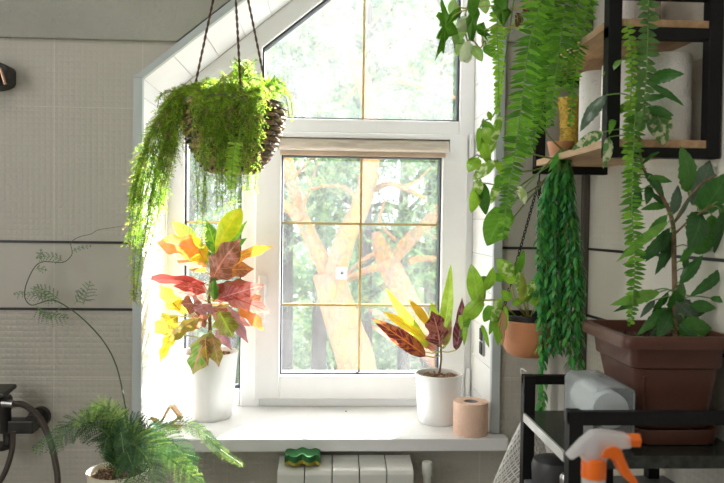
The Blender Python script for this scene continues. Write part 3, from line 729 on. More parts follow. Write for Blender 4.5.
# climbing stem
cpx = [(124, 455), (128, 428), (125, 405), (117, 368), (104, 342), (83, 319), (64, 305), (52, 300), (40, 303), (31, 305), (25, 298), (26, 285), (34, 268), (42, 262), (52, 262), (64, 262), (72, 254), (71, 243), (79, 237), (91, 234), (98, 230), (110, 228), (124, 226)]
cp = [root]+[P(a, b, 1.6+.20*min(1, i/4)) for i, (a, b) in enumerate(cpx)]
pts = smoothpath(cp, 6)
MB().tube(pts, [.0019*(1-.75*i/len(pts)) for i in range(len(pts))], 6).build('climbing_stem', mat('vine_green', (.05, .10, .04), .6), sp_t)
fm, fs = MB(), MB()
def pl2(keys, wide, Y=1.80):
    plume(fm, fs, [P(a, b, Y) for a, b in keys], wide, DG, Vector((0, -1, .1)), step=.010, nl=.006, nw=.0012)
pl2([(83, 305), (86, 295), (90, 282)], .026); pl2([(74, 304), (80, 298), (84, 290)], .022)
pl2([(60, 300), (48, 292), (34, 287)], .022); pl2([(50, 298), (40, 296), (22, 294)], .012); pl2([(62, 305), (50, 318), (40, 312)], .0)
pl2([(38, 307), (50, 316), (68, 318)], .020); pl2([(36, 305), (42, 314), (52, 320)], .018)
pl2([(64, 262), (52, 256), (36, 258)], .012); pl2([(42, 262), (40, 254), (42, 248)], .009); pl2([(34, 270), (38, 268), (46, 270)], .008)
pl2([(71, 252), (80, 248), (91, 246)], .003); pl2([(26, 290), (20, 294), (14, 294)], .008); pl2([(30, 288), (40, 292), (56, 302)], .016)
fs.build('sprig_stems', stem_green, sp_t); fm.build('sprigs', leafmat('sprig_needle', .3, .5, 0), sp_t, smooth=False)
# ------------------------------------------------------------------ shower mixer
mx_m = mat('matt_graphite', (.055, .053, .052), .38, .6, var=.05)
Ym = 1.78
mt = thing('shower_mixer', 'dark graphite shower mixer with lever on the left tiled wall', 'mixer tap', (P(10, 425, Ym).x, Yw, P(10, 425, Ym).z))
def PX(a, b, Y=Ym): return P(a, b, Y)
m = MB(); a_, b_ = PX(-40, 432), PX(36, 419); m.box((a_.x, Ym-.02, a_.z), (b_.x, Ym+.02, b_.z)); m.build('body', mx_m, mt, smooth=False, bevel=.003)
m = MB(); c = P(41, 416, Yw)
def ydisc(m, c, r, y0, y1, n=40):
    m.tube([(c.x, y0, c.z), (c.x, (y0+y1)/2, c.z), (c.x, y1, c.z)], r, n)
ydisc(m, c, .026, Yw-.018, Yw); ydisc(m, PX(30, 421), .014, Ym, Yw); m.build('escutcheon', mx_m, mt)
m = MB(); c = PX(3, 425); m.lathe([(0, 0), (.022, 0), (.023, .004), (.023, .052), (.026, .056), (.026, .082), (.022, .088), (0, .088)], (c.x, Ym-.01, c.z-.012), 32); m.build('cartridge', mx_m, mt)
m = MB(); c = PX(4, 398); m.obox(c+Vector((-.026, -.05, .012)), (.05, 0, 0), (0, .07, .008), (0, -.001, .012)); m.build('lever', mx_m, mt, smooth=False, bevel=.004)
m = MB(); c = PX(8, 436); m.lathe([(0, 0), (.011, 0), (.012, .02), (.012, .03)], (c.x, Ym, c.z-.02), 20); m.lathe([(0, 0), (.03, 0), (.03, .008), (0, .008)], (c.x-.02, Ym, c.z-.03), 24); m.build('outlet', mx_m, mt)
hs = thing('shower_hose', 'dark flexible shower hose arching beside graphite mixer', 'hose', PX(40, 430, 1.74))
hm, nt, out = newmat('ribbed_hose')
ob = N(nt, 'ShaderNodeUVMap').outputs[0]; s_ = N(nt, 'ShaderNodeSeparateXYZ', {0: ob})
wv_ = M(nt, 'SINE', M(nt, 'MULTIPLY', s_.outputs[0], 700)); bb = N(nt, 'ShaderNodeBump', {'Height': wv_, 'Strength': .6, 'Distance': .001})
pp = N(nt, 'ShaderNodeBsdfPrincipled', {'Base Color': (.10, .08, .07, 1), 'Roughness': .35, 'Metallic': .6, 'Normal': bb.outputs[0]}); nt.links.new(pp.outputs[0], out.inputs[0])
MB().tube(smoothpath([PX(14, 404, 1.74), PX(24, 405, 1.73), PX(38, 416, 1.72), PX(48, 435, 1.72), PX(55, 460, 1.72), PX(58, 490, 1.72), PX(56, 560, 1.72)], 8), .0075, 14).build('hose', hm, hs)
MB().tube(smoothpath([PX(13, 432, 1.73), PX(12, 450, 1.73), PX(6, 470, 1.73), PX(-4, 490, 1.73), PX(-20, 530, 1.73)], 8), .0065, 14).build('hose', hm, hs)
MB().tube([PX(3, 403, 1.745), PX(14, 404, 1.74)], .010, 16).build('nut', steel, hs)
hb = thing('shower_bracket', 'black shower head bracket at upper left edge of the tiled wall', 'bracket', P(2, 78, Yw))
m = MB(); c = P(-2, 77, Yw)
# rounded holder: half cylinder, tapering
prf = []
for k in range(24):
    a = 2*PI*k/24; prf.append((c.x+.047*math.cos(a) if math.cos(a) < 0 else c.x+.047*min(1, math.cos(a)*1.25), c.z+.030*math.sin(a)*(1 if math.sin(a) > 0 else 1.25)))
m.prism(prf, Yw-.055, Yw); m.build('housing', mat('bracket_black', (.035, .034, .033), .5), hb, bevel=.004)
m = MB(); a0 = P(0, 68, 1.78); a1 = P(5, 84, 1.78); m.tube([a0, a1], .004, 10); m.build('holder_pin', mat('copper', (.65, .42, .30), .25, .9), hb)
m = MB(); a0 = P(-8, 66, 1.785); a1 = P(1, 84, 1.785); m.tube([a0, a1], .010, 14); m.build('holder_ring', black_metal, hb)
# ------------------------------------------------------------------ wall shelf right
sX0, sX1 = .515, .732; sYr, sYf = 1.765, 1.29; tb = .025
shf = thing('wall_shelf', 'black metal shelf unit with oak boards mounted on right wall', 'shelf', (.61, 1.53, 1.57))
def bar(m, a, b): m.box(tuple(min(p, q) for p, q in zip(a, b)), tuple(max(p, q) for p, q in zip(a, b)))
for (x, y) in ((sX0, sYr-tb), (sX1-tb, sYr-tb), (sX0, sYf), (sX1-tb, sYf)):
    m = MB(); m.box((x, y, 1.579), (x+tb, y+tb, 2.45)); m.build('post', black_metal, shf, smooth=False, bevel=.001)
lev = [(1.579, 1.5975), (1.801, 1.821), (1.876, 1.894), (2.1, 2.12)]
for (z0, z1) in lev:
    for ya in (sYf+.0006, sYr-tb+.0006):
        m = MB(); bar(m, (sX0, ya, z0), (sX1, ya+tb-.0012, z1)); m.build('rail', black_metal, shf, smooth=False)
for (z0, z1) in ((1.598, 1.613), (1.8215, 1.836), (2.1205, 2.135)):
    m = MB(); m.box((sX0+tb*.1, sYf+.004, z0), (sX1-.004, sYr-.004, z1)); m.build('board', wood, shf, smooth=False, bevel=.001)
pz0 = 1.613; gtr = 'white paper rolls on the wall shelf'
pat, nt, out = newmat('printed_paper')
geo = N(nt, 'ShaderNodeNewGeometry').outputs['Position']
vo = N(nt, 'ShaderNodeTexNoise', {'Vector': geo, 'Scale': 70.0, 'Detail': 2, 'Distortion': 2.5}).outputs[0]
mk = M(nt, 'LESS_THAN', M(nt, 'ABSOLUTE', M(nt, 'SUBTRACT', vo, .66)), .012)
pp = N(nt, 'ShaderNodeBsdfPrincipled', {'Base Color': mixc(nt, mk, (.80, .79, .78), (.45, .33, .55)), 'Roughness': .9}); nt.links.new(pp.outputs[0], out.inputs[0])
roll('toilet_roll', 'white toilet roll lower of the stack at the front right shelf end', (.664, 1.366, pz0), .046, .086, paper, gtr)
roll('toilet_roll', 'white toilet roll upper of the stack at the front right shelf end', (.663, 1.367, pz0+.0865), .046, .086, paper, gtr)
roll('toilet_roll', 'pinkish white toilet roll behind the hanging fern frond, lower of its stack', (.612, 1.445, pz0), .046, .086, paper, gtr)
roll('toilet_roll', 'pinkish white toilet roll behind the hanging fern frond, upper of its stack', (.613, 1.446, pz0+.0865), .046, .086, paper, gtr)
roll('paper_towel', 'tall white kitchen roll with purple print on the lower shelf', (.606, 1.575, pz0), .040, .182, pat, None, cat='paper towel')
roll('toilet_roll', 'white paper roll on the upper shelf board at left', (.60, 1.40, 1.836), .048, .10, paper, gtr)
roll('toilet_roll', 'beige paper roll on the upper shelf board at right', (.661, 1.50, 1.836), .046, .10, mat('beige_paper', (.62, .55, .47), .95), gtr)
gv = thing('gold_vase', 'textured golden glass vase on the lower shelf near window', 'vase', (.585, 1.69, pz0))
MB().lathe([(0, 0), (.028, 0), (.031, .004), (.026, .05), (.027, .10), (.034, .145), (.032, .145), (.024, .10), (.022, .01), (0, .008)], (.585, 1.69, pz0), 40).build('body', mat('gold_glass', (.62, .42, .06), .25, .35, bump=1.0, bscale=110, var=.2, vscale=60), gv)
# ------------------------------------------------------------------ generic leaf plants
gloss = leafmat('glossy_leaf', .42, .22, .35, 8, spec=.6)
varie = leafmat('variegated_leaf', .45, .28, .3, 8, speck=1, sscale=90)
def place(parent, lst, Yc, cols, mtl, prof='ovate', jit=.03, name='foliage', nr=(0, -1, .35), arch=.12, stems=None, sm=None, w_=1):
    m = MB()
    for L in lst:
        (bx, by), (tx, ty), W = L[:3]; cc = L[3] if len(L) > 3 and L[3] else R.choice(cols); pf = L[4] if len(L) > 4 else prof
        dy = R.uniform(-jit, jit); dy2 = R.uniform(-jit, jit); m.col = cc
        b = P(bx, by, Yc+dy2*.4); t = P(tx, ty, Yc+dy)
        m.leaf(b, t, W*Yc/F*w_, pf, Vector(nr)+rv(.3), R.uniform(arch*.4, arch*1.3), R.uniform(.1, .3), 18, .02, R.uniform(0, 6))
        if stems:
            s_ = min(stems, key=lambda p: (p-b).length+max(0, p.z-b.z)*.8); MB().tube(smoothpath([s_, (s_+b)/2+Vector((0, -.004, .006)), b], 4), .0012, 5).build('leaf_stalk', sm or stem_green, parent)
    return m.build(name, mtl, parent)
def cable(m, pts, r, n=6): m.tube(smoothpath(pts, 6), r, n)
# -- terracotta planter on rack
RX0, RYr, RYf = .414, 1.465, 1.165; tk = .024; RT = 1.135; RSZ = 1.058; RX1 = .735
rk = thing('metal_rack', 'black metal rack with dark top shelf holding the brown planter', 'rack', (.57, 1.3, 0))
fRX0 = .412
for (x, y) in ((fRX0, RYr-tk), (fRX0, RYf), (RX1-tk, RYf), (RX1-.03-tk, RYr-tk), (.567, RYr-.07)):
    m = MB(); top = RT if x < .5 or y == RYf else RT
    if x == .567: m.box((x, y, 0), (x+tk*.8, y+tk*.8, RSZ-.016))
    else: m.box((x, y, 0), (x+tk, y+tk, RT))
    m.build('post', black_metal, rk, smooth=False, bevel=.001)
MB().box((fRX0, RYf+.0005, RT-tk), (RX1, RYf+tk*.6, RT-.0005)).build('rail', black_metal, rk, smooth=False, bevel=.001)
MB().box((fRX0, RYr-tk*.7, RT-tk*.8), (RX1-.03, RYr-.0005, RT-.0005)).build('rail', black_metal, rk, smooth=False, bevel=.001)
top_m = mat('dark_laminate', (.035, .04, .035), .25, var=.3, vscale=80)
m = MB(); m.box((fRX0+.003, RYf+.002, RSZ-.022), (RX1-.005, RYr-.004, RSZ)); m.build('top_shelf', top_m, rk, smooth=False, bevel=.001)
m = MB(); m.box((fRX0-.0015, RYf+.025, RSZ-.017), (fRX0+.0028, RYr-.026, RSZ+.0005)); m.build('shelf_edge', mat('alu_edge', (.62, .62, .60), .35, .4), rk, smooth=False)
m = MB(); m.box((fRX0+.003, RYf+.002, .90), (RX1-.005, RYr-.004, .918)); m.build('lower_shelf', mat('grey_shelf', (.20, .20, .21), .4), rk, smooth=False, bevel=.001)
# planter
pl_x0, pl_x1, pl_y0, pl_y1 = .519, .725, 1.198, 1.425
pt_z = 1.257
pt = thing('rectangular_planter', 'large brown terracotta plastic planter with leafy shrub on the black rack', 'planter', ((pl_x0+pl_x1)/2, (pl_y0+pl_y1)/2, RSZ))
def rrect(x0, x1, y0, y1, r, z, m, n=5):
    out = []
    for (cx, cy, a0) in ((x1-r, y1-r, 0), (x0+r, y1-r, PI/2), (x0+r, y0+r, PI), (x1-r, y0+r, 1.5*PI)):
        for i in range(n+1): a = a0+PI/2*i/n; out.append(m.vert((cx+r*math.cos(a), cy+r*math.sin(a), z)))
    return out
def loft(m, rings, cap0=True, cap1=True):
    for a_, b_ in zip(rings, rings[1:]):
        n = len(a_)
        for i in range(n): m.face(a_[i], a_[(i+1) % n], b_[(i+1) % n], b_[i])
    if cap0: m.face(*rings[0][::-1])
    if cap1: m.face(*rings[-1])
m = MB(); rg = []
for ins, z, r in ((.050, RSZ+.028, .02), (.046, RSZ+.05, .02), (.037, RSZ+.10, .02), (.030, pt_z-.062, .02), (.024, pt_z-.058, .02), (.020, pt_z-.022, .02), (.018, pt_z-.020, .02), (.001, pt_z-.022, .022), (0, pt_z-.012, .022), (.001, pt_z-.003, .022), (.004, pt_z, .02), (.014, pt_z, .018), (.018, pt_z-.004, .018), (.020, pt_z-.02, .018), (.03, pt_z-.03, .018)):
    rg.append(rrect(pl_x0+ins, pl_x1-ins*.6, pl_y0+ins*.75, pl_y1-ins*.75, r, z, m))
loft(m, rg, True, False); m.build('pot', terracotta_dark, pt)
m = MB(); rg = [rrect(pl_x0+i_, pl_x1-i_*.5, pl_y0+i_*.5, pl_y1-i_*.5, .02, z, m) for i_, z in ((.05, RSZ+.001), (.044, RSZ+.003), (.036, RSZ+.026), (.037, RSZ+.030), (.040, RSZ+.030), (.05, RSZ+.006))]
loft(m, rg, True, True); m.build('saucer', terracotta_dark, pt)
# embossed arched ribs on the pot
m = MB()
for (xa_, xb_) in ((.565, .69),):
    yy = pl_y0+.0235
    m.tube([(xa_+(xb_-xa_)*i/12, yy+.002, pt_z-.075+.012*math.sin(PI*i/12)) for i in range(13)], .002, 6)
    m.tube([(xa_, yy+.003, pt_z-.075), (xa_+.006, yy+.01, RSZ+.035)], .002, 6)
m.build('relief', terracotta_dark, pt)
m = MB(); rg = [rrect(pl_x0+.02, pl_x1-.013, pl_y0+.018, pl_y1-.018, .016, pt_z-.022, m)]; m.face(*rg[0])
for v in range(0): pass
m.build('soil', soil, pt, smooth=False)
k = MB()
for i in range(160):
    p = Vector((R.uniform(pl_x0+.025, pl_x1-.02), R.uniform(pl_y0+.02, pl_y1-.02), pt_z-.021)); u = rv().normalized()*R.uniform(.003, .009); v2 = u.cross(rv()).normalized()*R.uniform(.003, .006); k.obox(p, u, v2, u.cross(v2).normalized()*.004)
k.build('soil_clods', soil, pt, smooth=False)
YP = 1.29
trunk = smoothpath([P(676, 342, YP), P(675, 300, YP), P(674, 260, YP), P(673, 225, YP), P(664, 200, YP), P(650, 180, YP), P(641, 160, YP), P(638, 120, YP), P(639, 90, YP), P(636, 55, YP)], 6)
m = MB(); m.tube(trunk, [max(.0013, .0055*(1-.85*(i/len(trunk))**1)) for i in range(len(trunk))], 10)
b1 = smoothpath([P(673, 225, YP), P(684, 205, YP-.02), P(700, 185, YP-.04), P(716, 175, YP-.04)], 5); m.tube(b1, .002, 7)
b2 = smoothpath([P(674, 235, YP), P(690, 220, YP-.02), P(712, 205, YP-.03)], 5); m.tube(b2, .002, 7)
m.build('trunk', stem_brown, pt)
HG = [((.045, .17, .035), (.12, .28, .08)), ((.06, .22, .04), (.14, .32, .08)), ((.035, .13, .03), (.1, .22, .06)), ((.09, .28, .045), (.16, .34, .1))]
DU = ((.12, .20, .13), (.25, .33, .2)); PLg = ((.16, .38, .05), (.25, .45, .1))
bigl = [((688, 192), (680, 146), 25), ((692, 205), (710, 160), 24, DU), ((700, 215), (728, 172), 28), ((700, 212), (688, 250), 26), ((712, 215), (704, 254), 24), ((722, 212), (716, 258), 26), ((720, 205), (722, 245), 24),
        ((668, 205), (640, 210), 9), ((664, 205), (648, 190), 9), ((667, 215), (645, 240), 11), ((668, 222), (616, 262), 10, PLg), ((670, 228), (634, 264), 12), ((672, 232), (645, 262), 10), ((672, 236), (655, 275), 12), ((668, 236), (664, 268), 14), ((672, 215), (678, 185), 12, DU), ((676, 222), (690, 195), 12, DU),
        ((680, 262), (700, 240), 8), ((690, 248), (711, 250), 12), ((680, 284), (703, 255), 12), ((690, 296), (727, 264), 12), ((686, 270), (684, 249), 9), ((660, 292), (610, 305), 13, PLg), ((655, 290), (613, 312), 8), ((668, 292), (652, 308), 9), ((662, 298), (652, 314), 7),
        ((668, 308), (636, 336), 13), ((672, 310), (656, 338), 18), ((664, 330), (660, 312), 18), ((676, 302), (700, 328), 28, DU), ((690, 305), (716, 308), 13), ((710, 298), (728, 302), 8), ((678, 330), (712, 328), 26), ((684, 318), (706, 312), 8), ((674, 300), (684, 284), 16), ((675, 290), (672, 320), 18), ((668, 320), (648, 340), 10, DU), ((700, 336), (676, 320), 16), ((655, 300), (640, 318), 7, DU)]
place(pt, bigl, YP, HG, gloss, 'tooth', .06, stems=trunk+b1+b2)
upl = [((648, 84), (684, 106), 12), ((648, 80), (684, 74), 19), ((630, 68), (648, 46), 14, DU), ((622, 60), (602, 76), 8, PLg), ((606, 95), (580, 132), 14, DU), ((636, 100), (612, 118), 9, PLg), ((614, 115), (609, 135), 7, PLg), ((640, 100), (668, 96), 8), ((645, 108), (674, 116), 10),
       ((641, 165), (660, 152), 10), ((648, 178), (672, 182), 9), ((645, 172), (664, 196), 10), ((640, 168), (622, 178), 8, PLg), ((640, 190), (630, 215), 12), ((650, 185), (646, 205), 10), ((638, 140), (628, 158), 10, DU), ((637, 130), (632, 118), 10)]
for i in range(34):
    y = R.uniform(38, 200); x = 638-(y-100)*.06 if y > 100 else 640-(100-y)*.05
    upl.append(((x, y), (x+R.uniform(-14, 12), y+R.uniform(-6, 9)), R.uniform(5, 9), PLg))
place(pt, upl, YP-.0, HG, gloss, 'tooth', .04, name='upper_foliage', stems=trunk)
CRM = ((.10, .26, .06), (.62, .62, .42)); 
place(pt, [((603, 132), (571, 151), 12, CRM), ((609, 137), (603, 169), 11, CRM), ((655, 108), (664, 146), 27, CRM), ((640, 112), (660, 128), 16, CRM)], YP, [CRM], varie, 'ovate', .03, name='variegated_leaves', stems=trunk)
# -- terracotta hanging pot
HP = Vector((P(529, 335, 1.62).x, 1.62, P(529, 355, 1.62).z))
hp = thing('hanging_pot', 'round terracotta hanging pot on black chains with lime variegated pothos', 'hanging plant', HP)
hm_ = tilemat('woven_terracotta', (.66, .27, .12), 0, [], [], 5, 2, .004, .5)
MB().lathe([(0, 0), (.042, 0), (.052, .006), (.062, .025), (.068, .05), (.0705, .076), (.0705, .082), (.066, .084), (.062, .08), (.056, .03), (0, .02)], HP, 56).build('pot', hm_, hp)
MB().lathe([(.060, .07), (.060, .096), (.063, .098), (.066, .096), (.066, .084), (.060, .07)], HP, 48).build('inner_pot', mat('black_plastic', (.02, .02, .022), .35), hp)
soilm(hp, HP, .060, HP.z+.078, 50)
def chain(m, a, b, L=.0105, r=.0012):
    a, b = Vector(a), Vector(b); n = int((b-a).length/(L*.78)); d = (b-a).normalized(); u = d.orthogonal().normalized(); v = d.cross(u)
    for i in range(n):
        c = a.lerp(b, (i+.5)/n); s = u if i % 2 else v
        m.tube([c+d*(L/2*math.cos(t*PI/4))+s*(.0032*math.sin(t*PI/4)) for t in range(9)], r, 5, False)
hook = Vector((sX0+.004, sYr-.045, 1.579))
m = MB(); m.tube([hook+Vector((0, 0, .012)), hook+Vector((0, -.004, -.005)), hook+Vector((0, 0, -.02))], .0016, 6)
tp = hook+Vector((0, 0, -.02))
chain(m, tp, HP+Vector((-.064, .01, .085))); chain(m, tp, HP+Vector((.035, -.055, .085))); chain(m, tp, HP+Vector((.036, .052, .085)))
m.build('chain', black_metal, hp)
EPI = [((.22, .46, .03), (.5, .62, .2)), ((.30, .55, .04), (.55, .7, .2)), ((.14, .36, .03), (.3, .5, .1))]
eb = smoothpath([HP+Vector((0, 0, .08)), P(520, 290, 1.60), P(517, 275, 1.6)], 4)+smoothpath([HP+Vector((-.02, 0, .08)), P(500, 302, 1.57), P(485, 300, 1.55), P(478, 296, 1.54)], 4)
m = MB(); m.tube(eb[:9], .0022, 6); m.tube(eb[9:], .002, 6)
for q_ in ((541, 290), (508, 275), (523, 270), (528, 285), (512, 285)): cable(m, [HP+Vector((0, 0, .08)), P(q_[0]-(q_[0]-526)*.3, 300, 1.6), P(*q_, 1.6)], .0016)
m.build('stems', stem_yellow, hp)
place(hp, [((478, 302), (471, 264), 17), ((486, 290), (493, 267), 12), ((477, 283), (494, 284), 15), ((482, 300), (462, 322), 16), ((478, 306), (484, 284), 10), ((482, 325), (489, 348), 5), ((470, 318), (460, 338), 5), ((466, 322), (464, 346), 5), ((460, 315), (462, 330), 5), ((495, 306), (498, 346), 13), ((492, 306), (484, 322), 12),
      ((516, 282), (497, 258), 19), ((516, 276), (524, 250), 9), ((504, 279), (489, 275), 9), ((541, 286), (523, 296), 16, ((.08, .25, .03), (.2, .4, .05))), ((522, 302), (521, 272), 10, ((.5, .55, .12), (.3, .5, .1))), ((505, 306), (506, 330), 6), ((510, 300), (501, 290), 10), ((530, 300), (545, 305), 9), ((512, 304), (530, 296), 7), ((500, 298), (494, 318), 8), ((526, 302), (530, 284), 8), ((496, 310), (489, 335), 8)],
      1.57, EPI, gloss, 'heart', .03)
EV = ((.24, .48, .04), (.66, .75, .35))
place(hp, [((512, 276), (502, 260), 13, EV), ((499, 300), (492, 325), 10, EV), ((522, 296), (518, 270), 10, EV), ((535, 280), (528, 296), 9, EV)], 1.555, [EV], varie, 'heart', .02, name='variegated_leaves')
m = MB()
for k_ in range(5):
    a = P(499+k_*1.2, 306+k_*2, 1.55); m.tube(smoothpath([a, a+Vector((-.006, 0, .004)), a+Vector((.004, -.002, -.01)), a+Vector((-.003, 0, -.03-.01*k_))], 4), .0025, 5)
m.build('dried_roots', mat('dry_root', (.62, .38, .18), .9), hp)
# -- long green strands (hanging from the shelf)
wl = thing('trailing_plant', 'long dark green trailing plant hanging down from the shelf corner', 'hanging plant', P(566, 150, 1.66))
m, st = MB(), MB()
WG = [((.045, .34, .07), (.1, .4, .1)), ((.07, .42, .08), (.15, .5, .15)), ((.03, .24, .07), (.08, .3, .1)), ((.12, .50, .08), (.2, .55, .15))]
vb = P(566, 152, 1.60)
for i in range(34):
    o = ((i*13) % 34)/16.5-1; yb = R.choice((300, 330, 340, 350, 365, 330, 345)) if abs(o) < .7 else R.uniform(290, 345)
    if i in (3, 9, 15): yb = 412
    if i == 9: o = -.7
    if i == 3: o = -.9
    if i == 15: o = -.75
    if i in (5, 7): o = .9; yb = 372
    Yk = 1.555+R.uniform(-.035, .035)
    path = [vb+rv(.01), P(560+o*10, 175, Yk), P(558+o*17, 215, Yk), P(560+o*21, 270, Yk), P(560+o*21+R.uniform(-2, 2), 270+(yb-270)*.5, Yk), P(560+o*22+R.uniform(-3, 3), yb, Yk)]
    pts = resample(smoothpath(path, 6), .0125); st.tube(pts[::2], .0011, 4)
    for j, p in enumerate(pts[1:]):
        for sg_ in (0, 1):
            a = R.uniform(0, 2*PI); u = Vector((math.cos(a), math.sin(a)*.7, 0)); L = R.uniform(.020, .031)
            m.col = R.choice(WG); d = (u*.62+Vector((0, 0, -1))).normalized()
            m.leaf(p, p+d*L, .0082, 'lance', u+Vector((0, -.3, .4)), .1, .2, 4)
st.build('stems', stem_green, wl); m.build('foliage', leafmat('willow_leaf', .35, .28, .2, 5, spec=.6), wl)
# hoya-like stalks fanning left from shelf corner
m = MB()
for e, mid in (((500, 207), (535, 188)), ((505, 197), (540, 172)), ((498, 172), (535, 170)), ((520, 150), (550, 158)), ((510, 222), (528, 200)), ((538, 112), (548, 135))):
    cable(m, [P(568, 155, 1.62), P(mid[0], mid[1], 1.56), P(e[0], e[1], 1.52)], .0019)
m.build('stalk', mat('olive_stalk', (.20, .26, .07), .5), wl)
wl2 = place(wl, [((560, 150), (548, 172), 7), ((572, 152), (566, 168), 6)], 1.58, WG, gloss, 'lance', .02, name='broad_leaves')
# small pot for it on shelf corner
MB().lathe([(0, 0), (.022, 0), (.030, .035), (.028, .035), (0, .03)], (.548, 1.655, pz0), 24).build('pot', terracotta, wl)
# -- boston fern (pot above the frame)
FP = Vector((P(556, -75, 1.45).x, 1.45, P(556, -40, 1.45).z))
fn = thing('boston_fern', 'big hanging fern with long light green fronds falling beside the window', 'hanging plant', FP)
MB().lathe([(0, 0), (.06, 0), (.085, .11), (.088, .12), (.08, .12), (.075, .10), (0, .09)], FP, 40).build('pot', terracotta, fn)
m = MB()
for a in (0, 2.1, 4.2): m.tube([FP+Vector((.085*math.cos(a), .085*math.sin(a), .115)), FP+Vector((0, 0, .42))], .0012, 5)
m.tube([FP+Vector((0, 0, .42)), Vector((FP.x, FP.y, CZ))], .0015, 5); m.build('hanger', rope_m, fn)
FG = [((.12, .33, .025), (.25, .5, .06)), ((.20, .46, .035), (.3, .55, .08)), ((.08, .24, .02), (.2, .45, .06))]
FGl = [((.32, .60, .05), (.4, .65, .1)), ((.26, .54, .04), (.35, .6, .1))]
fsoil = FP+Vector((0, 0, .10))
def frond(path, Y, half, cols, lw=.0085, step=.0078, par=fn):
    m, st = MB(), MB()
    q = [P(a, b, Y+c if len(pp) else Y) for (a, b, *pp) in path for c in [pp[0] if pp else 0]]
    pinnate(m, st, [fsoil.lerp(q[0], .05), (fsoil+q[0])/2+Vector((0, 0, .10))]+q if par is fn else q, half, step, lw, cols, Vector((0, -1, .15)), rach=.0010, n=4)
    o = m.build('frond', leaf_soft, par)
    st.build('rachis', stem_green, o)
frond([(502, -10), (497, 30), (499, 75), (497, 114)], 1.43, .0185, FGl)
frond([(545, -20), (530, 40), (522, 100), (514, 160), (507, 200), (503, 238)], 1.36, .031, FG, .0078, .0076)
frond([(556, -20), (552, 40), (545, 100), (535, 135), (525, 158)], 1.42, .029, FG, .0072, .0076)
frond([(566, -20), (562, 30), (555, 80), (550, 128)], 1.38, .026, FG, .0072, .0076)
frond([(592, -20), (583, 30), (577, 60), (573, 92), (571, 123)], 1.44, .020, FG, .0070, .0076)
frond([(530, -20), (538, 60), (530, 110), (522, 150)], 1.46, .026, FG, .0072, .0076)
frond([(580, -20), (574, 20), (568, 60), (566, 90)], 1.41, .022, FG, .0070, .0076)
frond([(545, -20), (548, 50), (540, 80), (538, 120)], 1.5, .025, FG, .0072, .0076)
# second fern strand right
F2 = thing('fern_strand', 'single long fern frond hanging in front of the wall shelf', 'hanging plant', P(648, -10, 1.22))
m, st = MB(), MB()
pinnate(m, st, [P(a, b, 1.235) for a, b in ((649, -25), (648, 30), (646, 80), (641, 125))], .0215, .0125, .0125, [((.10, .24, .06), (.2, .35, .1)), ((.13, .28, .07), (.2, .35, .1))], Vector((0, -1, .15)), n=4)
pinnate(m, st, [P(a, b, 1.25) for a, b in ((636, 100), (633, 160), (632, 210), (635, 265), (631, 322))], .0215, .0082, .0075, FG, Vector((0, -1, .15)), n=4)
pinnate(m, st, [P(a, b, 1.26) for a, b in ((626, 20), (632, 60), (630, 110), (628, 150), (630, 190))], .014, .011, .009, FGl, Vector((0, -1, .15)), n=4)
m.build('frond', leaf_soft, F2); st.build('rachis', stem_green, F2)
m = MB(); p0 = P(649, -25, 1.235); m.lathe([(0, 0), (.05, 0), (.07, .09), (.065, .09), (0, .08)], p0+Vector((0, .03, 0)), 32); m.build('pot', terracotta, F2)
m = MB(); m.tube([p0+Vector((0, .03, .08)), Vector((p0.x, p0.y+.03, CZ))], .002, 6); m.build('hanger', rope_m, F2)
def hangpot(parent, x, y, z, r=.05):
    c = (x, y, z)
    MB().lathe([(0, 0), (r*.7, 0), (r, r*1.4), (r*.93, r*1.4), (r*.9, r*1.2), (0, r*1.15)], c, 32).build('pot', terracotta, parent)
    m = MB()
    for a in (0.3, 2.4, 4.5): m.tube([Vector(c)+Vector((r*.97*math.cos(a), r*.97*math.sin(a), r*1.38)), Vector(c)+Vector((0, 0, .3))], .0012, 5)
    m.tube([Vector(c)+Vector((0, 0, .3)), (x, y, CZ)], .0015, 5); m.build('hanger', rope_m, parent)
# -- philodendron (variegated, drooping left of the fern)
ph = thing('philodendron', 'variegated philodendron with drooping heart leaves against the right reveal', 'hanging plant', P(520, -40, 1.5))
phl = [((482, 122), (497, 133), 12), ((480, 128), (478, 152), 9), ((484, 128), (494, 146), 13), ((481, 140), (489, 165), 12, EPI[1]), ((494, 137), (489, 155), 8), ((478, 158), (468, 172), 14, EPI[1]), ((494, 163), (484, 160), 9), ((480, 182), (486, 215), 16, ((.05, .17, .02), (.1, .25, .04))), ((479, 186), (471, 213), 13, EPI[1]), ((504, 208), (487, 246), 27, EPI[2]), ((512, 214), (500, 232), 12, EPI[2]), ((488, 112), (491, 121), 6), ((497, 160), (502, 178), 10), ((500, 175), (496, 190), 9), ((472, 158), (470, 170), 8)]
q_ = P(520, -55, 1.47); hangpot(ph, q_.x, q_.y, q_.z-.02, .04)
vine = [[(520, -45), (505, 60), (495, 112), (484, 122), (482, 140), (492, 162), (498, 166)], [(500, 100), (496, 135), (482, 158)], [(560, 150), (530, 182), (512, 200), (497, 186), (481, 183)], [(520, 195), (508, 210)]]
m = MB(); allv = []
for v in vine: s_ = smoothpath([P(a, b, 1.47) for a, b in v], 6); m.tube(s_, .0015, 6); allv += s_
m.build('vine', stem_green, ph)
place(ph, phl, 1.47, EPI, gloss, 'heart', .03, stems=allv)
place(ph, [((494, 162), (472, 180), 13, EV), ((498, 184), (491, 204), 9, EV), ((519, 186), (525, 205), 11, ((.45, .60, .2), (.8, .82, .6))), ((477, 180), (480, 195), 10, EV), ((500, 115), (490, 150), 9, EV)], 1.455, [EV], varie, 'heart', .02, name='variegated_leaves', stems=allv)
